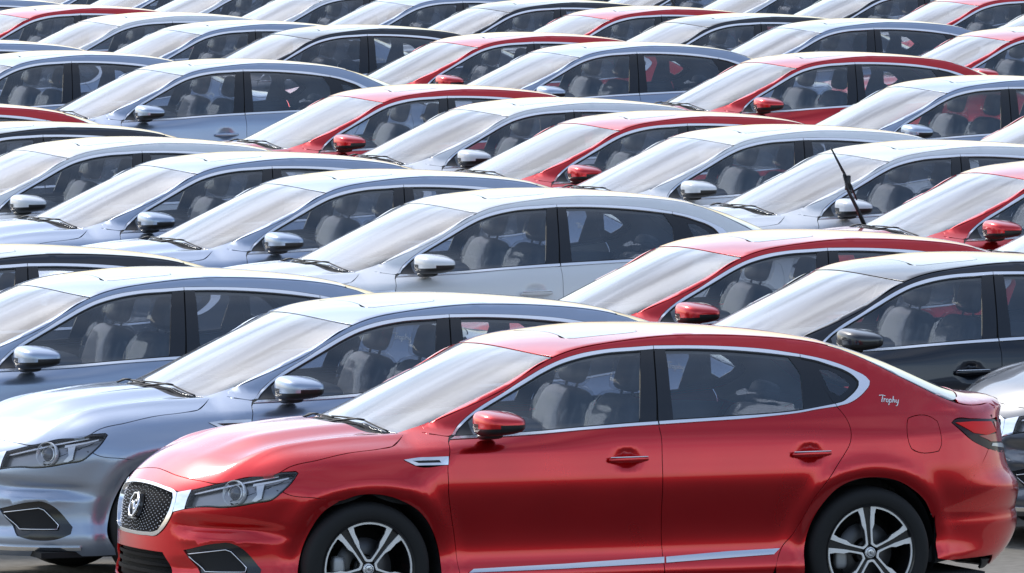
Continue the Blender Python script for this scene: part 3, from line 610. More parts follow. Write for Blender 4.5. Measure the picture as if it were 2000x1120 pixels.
    add('front_bumper', bm, both=False, body=True, subs=[('lower_grille', lg, 0)]+[('grille_bar', panel('grille_bar', 'N', sym([[0, z0+.010], [e*.6, z0+.010], [e, z0+.008], [e, z0-.004], [e*.6, z0-.006], [0, z0-.006]]), M['mesh_black'], off=-.014, grid=.04, thick=.012, gap=0, sm=False), 0) for z0, e in ((.372, .305), (.335, .335), (.298, .350))]+[ ('bumper_lip', splitter, 0)])
    fp = panel('fog_lamp_pod', 'N', fog, M['gloss_black'], off=-.012, grid=.03, thick=0, gap=-.002)
    fl = [[.438, .4005], [.630, .4300], [.655, .421], [.728, .344], [.725, .322], [.535, .318]]
    P3 = cN(np.array([a for a, b in resample(fl, .03, True, False)]), np.array([b for a, b in resample(fl, .03, True, False)])); P3 = P3+gradF(P3)*.001
    tb = tube(P3.tolist(), .0032, 5, True); fc = make_mesh('fog_pod_trim', tb[0], tb[1], None, M['chrome'])
    fi = panel('fog_pod_recess', 'N', fl, M['shell'], off=-.004, grid=.04, thick=0, gap=0, sm=False)
    add('fog_lamp_pod', fp, subs=[('fog_pod_trim', fc, 0), ('fog_pod_recess', fi, 0)])
    # headlight
    lens = panel('lamp_cover', 'N', hl_, M['lamp_clear'], off=0, grid=.03, thick=.01)
    buck = panel('headlight', 'N', hl_, M['lamp_dark'], off=-.035, grid=.03, thick=0)
    frame = panel('lamp_frame', 'N', hl_, M['gloss_black'], off=-.003, holes=[inset(resample(hl_, .02), .010).tolist()], grid=.03, thick=.03)
    subs = [('lamp_cover', lens, 0), ('lamp_frame', frame, 0)]
    def on(a, b, d): p = cN(np.array([a]), np.array([b])); n = gradF(p); return Vector((p+n*d)[0]), Vector(n[0])
    def disc(a, b, d, r, depth, m_, nm, prof=None):
        p, n = on(a, b, d); n = (n*.4+Vector((-.9, -.42, 0))*.6).normalized(); pr = prof or [(0.001, 0), (r*.6, .002), (r, -.004), (r, -depth)]
        v = lathe([(q, -h) for q, h in pr], 28); Mx = Matrix.Translation(p) @ n.to_track_quat('-Y', 'Z').to_matrix().to_4x4()
        v = xf(v, Mx); return (nm, make_mesh(nm, v[0], v[1], None, m_), 0)
    subs.append(disc(.655, .716, -.010, .07, .05, M['lamp_silver'], 'lamp_bowl', [(.001, -.05), (.040, -.048), (.056, -.030), (.063, -.004), (.065, -.003), (.065, -.03)]))
    subs.append(disc(.655, .716, -.008, .03, .05, M['lens'], 'lamp_projector', [(.001, -.004), (.020, -.009), (.034, -.020), (.038, -.05)]))
    subs.append(disc(.655, .716, -.008, .03, .05, M['satin'], 'lamp_ring', [(.037, -.022), (.0385, -.018), (.041, -.022), (.041, -.05)]))
    drl = panel('lamp_strip', 'N', [[.745, .764], [.85, .782], [.915, .797], [.915, .791], [.85, .774], [.745, .750]], M['lamp_silver'], off=-.012, grid=.02, thick=.008, gap=0, sm=False)
    drl2 = panel('lamp_strip', 'N', [[.44, .712], [.55, .7425], [.70, .779], [.86, .807], [.86, .800], [.70, .767], [.55, .728], [.44, .700]], M['satin'], off=-.014, grid=.02, thick=.008, gap=0, sm=False)
    led = panel('lamp_reflex', 'N', [[.762, .755], [.800, .765], [.797, .688], [.770, .672], [.752, .676], [.775, .71]], M['lamp_silver'], off=-.014, grid=.02, thick=.008, gap=0, sm=False)
    subs += [('lamp_strip', drl, 0), ('lamp_strip', drl2, 0), ('lamp_reflex', led, 0)]
    add('headlight', buck, subs=subs)
    # tail
    tl = [[.7881, .9684], [.7658, .98], [.6434, .9802], [.4901, .9688], [.4187, .955], [.36, .953], [.345, .90], [.345, .81], [.3803, .7993], [.604, .8241], [.7152, .879]]
    tlr = [[.766, .967], [.66, .967], [.52, .957], [.50, .905], [.60, .895], [.69, .912]]
    tlw = [[.575, .838], [.50, .826], [.41, .814], [.36, .811], [.36, .828], [.45, .842], [.56, .850]]
    a1 = panel('tail_lamp', 'R', tl, M['tl_smoke'], off=.0, grid=.03, gap=.0015)
    add('tail_lamp', a1, subs=[('lamp_red_lens', panel('lamp_red_lens', 'R', tlr, M['tl_red'], off=.003, grid=.03, thick=.006, gap=0, sm=False), 0), ('lamp_red_lens', panel('lamp_red_lens', 'R', [[.49, .955], [.45, .949], [.37, .940], [.36, .858], [.45, .850], [.575, .860], [.60, .872], [.66, .895], [.50, .895]], M['tl_deep'], off=.003, grid=.03, thick=.006, gap=0, sm=False), 0), ('lamp_white_lens', panel('lamp_white_lens', 'R', tlw, M['tl_white'], off=.003, grid=.03, thick=.006, gap=0, sm=False), 0)])
    arr_r = to_chart(CH['S'](arr('ARR')[9:, 0].copy(), arr('ARR')[9:, 1].copy()), 'R').tolist()
    rs = G('RSEAM_R')
    rb = [[0, .7085], [.40, .7115], [.4866, .7150]]+rs[1:5]+[[.9074+.01, .520]]+[p for p in arr_r if p[1] < .5]+[[.86, .280], [.56, .285], [.50, .23], [0, .22]]
    # strip above the ledge up to the lamp and body side
    up_ = [[.4266, .8], [.4266, .712], [.4866, .7174], [.6342, .7092], [.735, .6907], [.81, .66], [.80, .72], [.76, .80], [.7152, .879]]
    add('rear_bumper', panel('rear_bumper', 'R', inset(resample(sym(rb), .03, True, False), -.007).tolist(), BODY, off=-.0015, grid=.03, sm=False), both=False, body=True)
    sb = to_chart(CH['S'](np.array([q[0] for q in G('TL_S')[5:7]]+[q[0] for q in G('RSEAM_S')[2:4]]), np.array([q[1] for q in G('TL_S')[5:7]]+[q[1] for q in G('RSEAM_S')[2:4]])), 'R').tolist()
    cor = [[.432, .7985], [.604, .8230]]+[sb[0]]+[[sb[0][0], .80]]+[rs[2], [.6342, .7092], [.4866, .7174], [.402, .7165]]
    add('rear_corner', panel('rear_corner', 'R', [[.3803, .798], [.5, .8095], [.604, .8230], [sb[1][0], sb[1][1]-.001], [sb[2][0]-.002, sb[2][1]+.001], [.6342, .7102], [.4866, .7184], [.403, .717], [.43, .76]], BODY, grid=.03, gap=.001, sm=False), body=True)
    add('rear_corner_backing', panel('rear_corner_backing', 'R', [[.395, .705], [.80, .655], [.835, .70], [.78, .80], [.73, .87], [.60, .815], [.38, .785]], BODY, off=-.003, grid=.03, thick=0, gap=0, sm=False), body=True)
    dif = [[-.62, .255], [0, .222], [.62, .255], [.55, .20], [0, .18], [-.55, .20]]
    add('rear_valance', panel('rear_valance', 'R', dif, M['black'], off=-.01, grid=.06, gap=0, sm=False), both=False)
    # --- inner shell, wells, floor
    sh = [[-.66, .21], [-.66, .68], [-.3, .84], [.1, .90], [.45, .935], [1.5, .95], [2.6, .97], [3.3, .95], [3.5, .80], [3.5, .30], [3.1, .25], [3.1, .55], [2.95, .66], [2.715, .705], [2.47, .65], [2.35, .5], [2.33, .21], [.385, .21], [.37, .46], [.25, .62], [0, .70], [-.25, .62], [-.36, .45], [-.37, .21]]
    add('inner_panel', panel('inner_panel', 'S', sh, M['shell'], off=-.035, grid=.07, thick=0, gap=0, sm=False))
    dc = [[.47, .30], [.50, .90], [.60, .968], [1.5, 1.000], [2.4, 1.035], [2.62, 1.02], [2.55, .75], [2.25, .35]]
    add('door_card', panel('door_card', 'S', dc, M['card'], off=-.055, grid=.08, thick=0, gap=0, sm=False))
    tp = [[-.80, 0], [-.80, -.25], [-.70, -.50], [-.42, -.74], [.1, -.79], [.36, -.76], [.30, -.5], [.24, 0]]
    hw = [p for p in tp if p[1] < 0]; full = [tp[0]]+hw+[tp[-1]]+[[a, -b] for a, b in hw[::-1]]
    add('engine_bay_cover', panel('engine_bay_cover', 'T', full, M['shell'], off=-.05, grid=.08, thick=0, gap=0, sm=False), both=False)
    fr = [[-.98, .18], [.98, .18], [.98, .72], [.5, .70], [-.5, .70], [-.98, .72]]
    add('front_crash_panel', panel('front_crash_panel', 'N', fr, M['shell'], off=-.06, grid=.08, thick=0, gap=0, sm=False), both=False)
    add('rear_crash_panel', panel('rear_crash_panel', 'R', [[-.95, .25], [.95, .25], [.7, .95], [-.7, .95]], M['shell'], off=-.05, grid=.08, thick=0, gap=0, sm=False), both=False)
    v = join([box((1.36, 0, .19), (4.1, 1.50, .03)), box((3.25, 0, .98), (.55, 1.16, .02)), box((.42, 0, .62), (.03, 1.5, .70)), box((2.95, 0, .70), (.03, 1.24, .6))])
    add('floor_pan', make_mesh('floor_pan', v[0], v[1], None, M['shell'], False), both=False)
    # wheel wells
    for nm, wx in (('wheel_well', 0.0), ('wheel_well', 2.715)):
        pr = []
        V = []; Fc = []; n = 26
        for i in range(n+1):
            a = math.pi*(i/n)*1.16-.25
            ax, az = wx-.386*math.cos(a), .332+.386*math.sin(a)
            yo = float(cS(np.array([ax]), np.array([max(az, .2)]))[0, 1])+.016
            for y in (yo, -.60): V.append((ax, y, az))
        for i in range(n): Fc.append((2*i, 2*i+2, 2*i+3, 2*i+1))
        c = len(V); V.append((wx, -.60, .332)); Fc += [(2*i+1, 2*i+3, c) for i in range(n)]
        add(nm, make_mesh(nm, V, Fc, None, M['shell'], False))
    # interior
    dv = sq((.78, 0, .86), (.62, 1.34, .30), .35, .35, 28, 10, lambda x, y, z: (x, y, z+.25*x))
    add('dashboard', make_mesh('dashboard', dv[0], dv[1], None, M['dash']), both=False)
    st = []
    ring = [(.0, .185*math.cos(2*math.pi*i/28), .185*math.sin(2*math.pi*i/28)) for i in range(28)]
    s1_ = tube(ring, .015, 6, True); s2_ = sq((0, 0, 0), (.05, .15, .11), .5, .6, 14, 8); s3_ = box((0, 0, 0), (.02, .34, .03))
    sv = xf(join([s1_, s2_, s3_]), Matrix.Translation((1.0, -.37, .87)) @ Matrix.Rotation(R(-25), 4, 'Y'))
    add('steering_wheel', make_mesh('steering_wheel', sv[0], sv[1], None, M['dash']), both=False)
    def seatfn(x, y, z): return x, y*(1-.10*max(0, z)**2), z
    for ys in (-.37, .37):
        rot = Matrix.Translation((1.42, ys, .56)) @ Matrix.Rotation(R(17), 4, 'Y')
        b = xf(sq((0, 0, .27), (.17, .52, .64), .4, .45, 22, 14, seatfn), rot)
        cu_ = sq((1.18, ys, .48), (.54, .52, .18), .4, .4, 20, 8)
        me = join([b, cu_])
        hr_ = xf(sq((-.01, 0, .70), (.10, .25, .18), .5, .6, 18, 10), rot)
        po = xf(join([tube([(0, -.07, .55), (0, -.07, .66)], .007), tube([(0, .07, .55), (0, .07, .66)], .007)]), rot)
        Pn.append(('front_seat', make_mesh('front_seat', me[0], me[1], None, M['seat']), [('headrest', make_mesh('headrest', hr_[0], hr_[1], None, M['seat']), 0), ('headrest_post', make_mesh('headrest_post', po[0], po[1], None, M['steel']), 0), ('plastic_cover', seat_cover(rot, ys), 0)], False))
    rot = Matrix.Translation((2.42, 0, .50)) @ Matrix.Rotation(R(24), 4, 'Y')
    b = xf(sq((0, 0, .26), (.16, 1.26, .58), .3, .25, 30, 10), rot)
    hs = [('headrest', (lambda q: make_mesh('headrest', q[0], q[1], None, M['seat']))(xf(sq((-.01, y, .60), (.11, .24, .15), .5, .6, 16, 8), rot)), 0) for y in (-.36, .36)]
    me = join([b, sq((2.18, 0, .46), (.50, 1.28, .18), .3, .3, 24, 8)])
    hs.append(('plastic_cover', rear_cover(rot), 0))
    Pn.append(('rear_seat', make_mesh('rear_seat', me[0], me[1], None, M['seat']), hs, False))
    # mirrors
    mm = mirror_parts()
    Pn.append(('door_mirror', mm[0], [('mirror_cap', mm[1], 1), ('mirror_arm', mm[2], 0)], False))
    def fold(me, nm):
        q = mirror_mesh(me, nm); q.transform(Matrix.Translation((.60, .90, 0)) @ Matrix.Rotation(R(-62), 4, 'Z') @ Matrix.Translation((-.60, -.88, -.075))); return q
    Pn.append(('door_mirror', fold(mm[0], 'door_mirror'), [('mirror_cap', fold(mm[1], 'mirror_cap'), 1), ('mirror_arm', mirror_mesh(mm[2], 'mirror_arm'), 0)], False))
    # wipers lying at the base of the windscreen
    for a, b, nm in (((.150, .50), (.128, -.06), 'wiper'), ((.150, .02), (.232, -.555), 'wiper')):
        Pn.append((nm, wiper_mesh(a, b), [], False))
    return Pn
def crumple(Vx, amp, seed):
    from mathutils import noise
    o = Vector((seed*3.1, seed*1.7, 0)); r = []
    for v in Vx:
        q = Vector(v); n = noise.noise_vector(q*9+o)*amp+noise.noise_vector(q*26+o)*amp*.6; r.append(tuple(q+n))
    return r
def seat_cover(rot, seed):
    # loose clear film hanging over the backrest and headrest
    parts = [sq((-.005, 0, .30), (.20, .55, .60), .45, .5, 36, 22), sq((-.012, 0, .70), (.125, .28, .21), .5, .6, 26, 16)]
    v, f = xf(join(parts), rot); v = crumple(v, .016, 2+seed); return make_mesh('plastic_cover', v, f, None, M['film'])
def rear_cover(rot):
    v, f = xf(sq((-.01, 0, .30), (.19, 1.28, .64), .35, .3, 70, 22), rot); v = crumple(v, .013, 9); return make_mesh('plastic_cover', v, f, None, M['film'])
def film_mat():
    m = bpy.data.materials.new('clear_plastic_film'); m.use_nodes = True; t = m.node_tree; t.nodes.clear(); N = t.nodes.new; L = t.links.new
    o = N('ShaderNodeOutputMaterial'); tr = N('ShaderNodeBsdfTransparent'); gl = N('ShaderNodeBsdfGlossy'); gl.inputs['Roughness'].default_value = .06
    df = N('ShaderNodeBsdfTranslucent'); df.inputs[0].default_value = (.5, .55, .6, 1); dd = N('ShaderNodeBsdfDiffuse'); dd.inputs[0].default_value = (.42, .46, .5, 1)
    a = N('ShaderNodeMixShader'); a.inputs[0].default_value = .3; L(df.outputs[0], a.inputs[1]); L(dd.outputs[0], a.inputs[2])
    b = N('ShaderNodeMixShader'); b.inputs[0].default_value = .78; L(a.outputs[0], b.inputs[1]); L(gl.outputs[0], b.inputs[2])
    lw = N('ShaderNodeLayerWeight'); lw.inputs[0].default_value = .35; mr = N('ShaderNodeMapRange'); mr.inputs[3].default_value = .02; mr.inputs[4].default_value = .26
    L(lw.outputs['Facing'], mr.inputs[0]); c = N('ShaderNodeMixShader'); L(mr.outputs[0], c.inputs[0]); L(tr.outputs[0], c.inputs[1]); L(b.outputs[0], c.inputs[2]); L(c.outputs[0], o.inputs[0])
    return m
M['film'] = film_mat()
def wiper_mesh(a, b):
    P = []
    for i in range(13):
        t = i/12; x = a[0]+(b[0]-a[0])*t; y = a[1]+(b[1]-a[1])*t; p = cT(np.array([x]), np.array([y]))[0]; P.append((p[0], p[1], p[2]+.005+.003*math.sin(math.pi*t)))
    bl = tube(P, [.0048]*13, 5); ar = tube([(P[0][0]-.06, P[0][1]*1.0, P[0][2]-.034), (P[3][0]-.04, P[3][1], P[3][2]-.014), (P[6][0]-.012, P[6][1], P[6][2]+.004), (P[7][0], P[7][1], P[7][2]+.004)], [.008, .006, .005, .0035], 6)
    v = join([bl, ar]); return make_mesh('wiper', v[0], v[1], None, M['black'])
def mirror_parts():
    def shp(x, y, z):
        # y from -1 (outer) to 1 (inner); flat back (+x), rounded front
        yo = (1-y)/2; xx = x if x < 0 else x*.75
        return xx*(1-.15*yo), y, z*(1-.30*yo*yo-.25*(x+1)/2)-.10*(z > 0)*z*yo
    full = sq((.668, -1.005, 1.045), (.285, .275, .150), .55, .62, 36, 22, shp)
    V = np.array(full[0]); cut = lambda p: p[2]-(1.040+.05*(p[0]-.67))
    upf = [f for f in full[1] if np.mean([cut(V[i]) for i in f]) >= 0]; lof = [f for f in full[1] if np.mean([cut(V[i]) for i in f]) < 0]
    sl = V.copy(); s2 = (sl-[.675, -1.0, 1.05])*.985+[.675, -1.0, 1.05]
    cap = make_mesh('mirror_cap', V, upf, None, PAINTS['red'])
    low = make_mesh('door_mirror', s2, full[1], None, M['black'])
    arm = sq((.640, -.905, .985), (.11, .14, .05), .5, .5, 14, 8, lambda x, y, z: (x, y, z-.35*y*-1*0+.5*(-y)*.6))
    return low, cap, make_mesh('mirror_arm', arm[0], arm[1], None, M['black'])
def script_mesh():
    # "Trophy" in connected handwriting, strokes in letter units
    S = [[(-.25, .92), (.1, 1.0), (.9, .96)], [(.42, .96), (.30, .5), (.18, 0), (.3, -.03)],
         [(.62, .55), (.60, .28), (.55, 0)], [(.60, .3), (.75, .52), (.95, .5)],
         [(1.15, .5), (1.0, .35), (1.02, .08), (1.2, 0), (1.38, .15), (1.36, .42), (1.15, .5)],
         [(1.62, .52), (1.55, .1), (1.42, -.45)], [(1.6, .35), (1.8, .52), (1.98, .38), (1.9, .08), (1.7, .0), (1.58, .1)],
         [(2.32, 1.0), (2.22, .5), (2.12, 0)], [(2.2, .3), (2.4, .5), (2.55, .38), (2.48, .1), (2.55, 0)],
         [(2.78, .5), (2.74, .15), (2.9, 0), (3.1, .2)], [(3.2, .52), (3.12, .1), (2.95, -.4), (2.7, -.45)]]
    parts = []
    for st in S:
        q = [(2.812+(u+.18*v)*.0335*.95, 1.086+v*.032-.0032*u) for u, v in st]
        q = resample(q, .004, False); P = cS(q[:, 0].copy(), q[:, 1].copy()); P = P+gradF(P)*.0015; parts.append(tube(P.tolist(), .0031, 4))
    v = join(parts); return make_mesh('script_badge', v[0], v[1], None, M['script'])
def grille_mesh(outl):
    V = []; Fc = []; SV = []
    big = inside
    rows = []; dz = .0165
    pts = []
    r = .030
    k = 0
    # studs sit on rings round the badge, growing outwards
    while r < .42:
        n = max(10, int(2*math.pi*r/(.021+.016*r))); 
        for i in range(n):
            a = 2*math.pi*(i+.5*(k % 2))/n; pts.append((r*math.cos(a)/1.13, .615+r*math.sin(a)*.95, .0022+.005*r))
        r += .0185+.010*r; k += 1
    q = np.array([(a, b) for a, b, c in pts]); ins = inset(resample(outl, .02, True), .004)
    ok = inside(ins, q) & (np.hypot(q[:, 0]*1.13, (q[:, 1]-.615)) > .072)
    P = cN(q[:, 0].copy(), q[:, 1].copy()); n_ = gradF(P); A = []
    for i in range(len(q)):
        if not ok[i]: continue
        c = Vector(P[i]-n_[i]*.015); n = Vector(n_[i]); u = n.cross(Vector((0, 0, 1))).normalized(); v = u.cross(n); s = pts[i][2]
        A.append(([tuple(c+n*s*1.3), tuple(c+u*s), tuple(c+v*s), tuple(c-u*s), tuple(c-v*s)], [(0, 1, 2), (0, 2, 3), (0, 3, 4), (0, 4, 1)]))
    sv = join(A); studs = make_mesh('grille_studs', sv[0], sv[1], None, M['rim_silver'], False)
    # mesh webs
    web = panel('grille', 'N', outl.tolist(), M['mesh_black'], off=-.018, grid=.03, thick=0, gap=-.001)
    return web, studs
def badge_frame():
    p = cN(np.array([0.0]), np.array([.615]))[0]; n = Vector(gradF(np.array([p]))[0]); p = Vector(p)+n*.004
    u = Vector((0, -1, 0)); v = n.cross(u).normalized()
    if v.z < 0: v = -v
    return p, n, u, v
def badge_plate():
    p, n, u, v = badge_frame(); ns = 24; V = [tuple(p-n*.004)]; 
    for i in range(ns): a = 2*math.pi*i/ns; V.append(tuple(p-n*.004+u*.066*math.cos(a)+v*.070*math.sin(a)))
    for i in range(ns): a = 2*math.pi*i/ns; V.append(tuple(p-n*.02+u*.068*math.cos(a)+v*.072*math.sin(a)))
    F1 = [(0, 1+i, 1+(i+1) % ns) for i in range(ns)]+[(1+i, 1+ns+i, 1+ns+(i+1) % ns, 1+(i+1) % ns) for i in range(ns)]
    return make_mesh('badge_plate', V, F1, None, M['gloss_black'], False)
def strokes3(strokes, p, n, u, v, s, r, lift):
    parts = []
    for st in strokes: parts.append(tube([tuple(p+u*a*s+v*b*s+n*lift) for a, b in st], r, 5))
    return join(parts)
LET_M = [[(-.62, -.42), (-.62, .42), (-.38, -.05), (-.14, .42), (-.14, -.42)]]
LET_G = [[(.62, .30), (.5, .42), (.25, .42), (.12, .28), (.12, -.28), (.25, -.42), (.5, -.42), (.62, -.28), (.62, 0), (.40, 0)]]
def badge_mesh():
    p, n, u, v = badge_frame()
    oct_ = [(math.cos(math.pi/8+i*math.pi/4)*1.05, math.sin(math.pi/8+i*math.pi/4)*1.05) for i in range(8)]
    a = tube([tuple(p+u*x*.056+v*y*.060+n*.003) for x, y in oct_], .0065, 6, True)
    b = strokes3(LET_M+LET_G, p, n, u, v, .050, .0052, .003)
    q = join([a, b]); return make_mesh('grille_badge', q[0], q[1], None, M['chrome'])
# ---- wheel, built round the origin, outer face towards -y
def wheel_meshes(rot):
    tyre = lathe([(.236, -.100), (.246, -.106), (.262, -.112), (.290, -.113), (.312, -.106), (.325, -.092), (.330, -.075), (.332, -.04), (.332, .04), (.330, .075), (.322, .098), (.29, .11), (.25, .105), (.236, .095)], 64)
    groove = []
    ty = make_mesh('tyre', tyre[0], tyre[1], None, M['rubber'])
    barrel = lathe([(.245, -.104), (.243, -.110), (.236, -.108), (.228, -.085), (.215, .0), (.212, .09)], 56)
    rot_ = Matrix.Rotation(rot, 4, 'Y')
    # black spokes under the machined loops
    sp = []; sil = []
    outer = [(.017, .038), (.075, .124), (.122, .2065)]
    inner = [(.091, .2125), (.079, .175), (.0565, .135), (.050, .105), (.033, .078), (.012, .050)]
    def arc(r, a0, a1, n): return [(r*math.sin(a0+(a1-a0)*i/n), r*math.cos(a0+(a1-a0)*i/n)) for i in range(n+1)]
    a_out = math.atan2(.122, .2065); a_in = math.atan2(.091, .2125)
    loopR = outer+arc(.2405, a_out, 0, 6)[1:]
    half = outer+arc(.2405, a_out, 0, 7)+arc(.2300, 0, a_in, 6)+inner[1:]+[(.004, .046)]
    full = outer+arc(.2405, a_out, -a_out, 12)+[(-a, b) for a, b in outer[::-1]]
    hole = arc(.2300, a_in, -a_in, 10)
    L1 = outer+arc(.2405, a_out, 0, 7)+arc(.2235, 0, a_in, 6)+inner[1:]+[(0.0, .047), (0.0, .036)]
    for k in range(5):
        Mk = Matrix.Rotation(k*2*math.pi/5, 4, 'Y')
        for s in (1, -1):
            poly = [(a*s, b) for a, b in L1]
            # dedupe
            pp = [poly[0]]
            for q in poly[1:]:
                if abs(q[0]-pp[-1][0])+abs(q[1]-pp[-1][1]) > 1e-5: pp.append(q)
            sil.append(xf(prism(pp, -.098, -.090), Mk))
        c, s_ = math.cos(math.pi/5), math.sin(math.pi/5)
        # dark spoke body between this loop and the next
        def rotp(a, b, t): return (a*math.cos(t)+b*math.sin(t), -a*math.sin(t)+b*math.cos(t))
        r1 = [(a, b) for a, b in inner[::-1]]; t = 2*math.pi/5
        r2 = [rotp(-a, b, t) for a, b in inner]
        mid = [rotp(0, .236, t/2-.13), rotp(0, .236, t/2), rotp(0, .236, t/2+.13)]
        sp.append(xf(prism(r1+mid+r2, -.0885, -.060), Mk))
    hub = lathe([(.0005, -.070), (.060, -.070), (.062, -.05)], 24)
    for k in range(5):
        a = 2*math.pi*(k+.5)/5; l = lathe([(.0005, -.080), (.008, -.080), (.009, -.07)], 8)
        sp.append(([(x+.066*math.sin(a)*.86, y, z+.066*math.cos(a)*.86) for x, y, z in l[0]], l[1]))
    rimv = xf(join([barrel, hub]+sp), rot_)
    rim = make_mesh('rim', rimv[0], rimv[1], None, M['rim_black'], False)
    fv = xf(join(sil), rot_); face = make_mesh('rim_face', fv[0], fv[1], None, M['rim_silver'], False)
    cap = lathe([(.0005, -.104), (.022, -.104), (.027, -.101), (.029, -.092)], 28); cm = make_mesh('hub_cap', cap[0], cap[1], None, M['rim_silver'])
    p, n, u, v = Vector((0, -.1045, 0)), Vector((0, -1, 0)), Vector((1, 0, 0)), Vector((0, 0, 1))
    oct_ = [(math.cos(math.pi/8+i*math.pi/4), math.sin(math.pi/8+i*math.pi/4)) for i in range(8)]
    q = join([tube([tuple(u*x*.021+v*y*.021+p) for x, y in oct_], .0016, 4, True), strokes3(LET_M+LET_G, p, n, u, v, .019, .0017, 0)])
    hb = make_mesh('hub_badge', q[0], q[1], None, M['black'])
    disc = lathe([(.07, -.02), (.150, -.02), (.152, -.012), (.152, .0), (.07, .0)], 40); dm = make_mesh('brake_disc', disc[0], disc[1], None, M['steel'])
    cal = sq((-.135, -.02, -.01), (.07, .06, .15), .5, .5, 14, 8); cl = make_mesh('brake_caliper', cal[0], cal[1], None, M['caliper'])
    return [('rim', rim), ('rim_face', face), ('hub_cap', cm), ('hub_badge', hb), ('brake_disc', dm), ('brake_caliper', cl)], ty
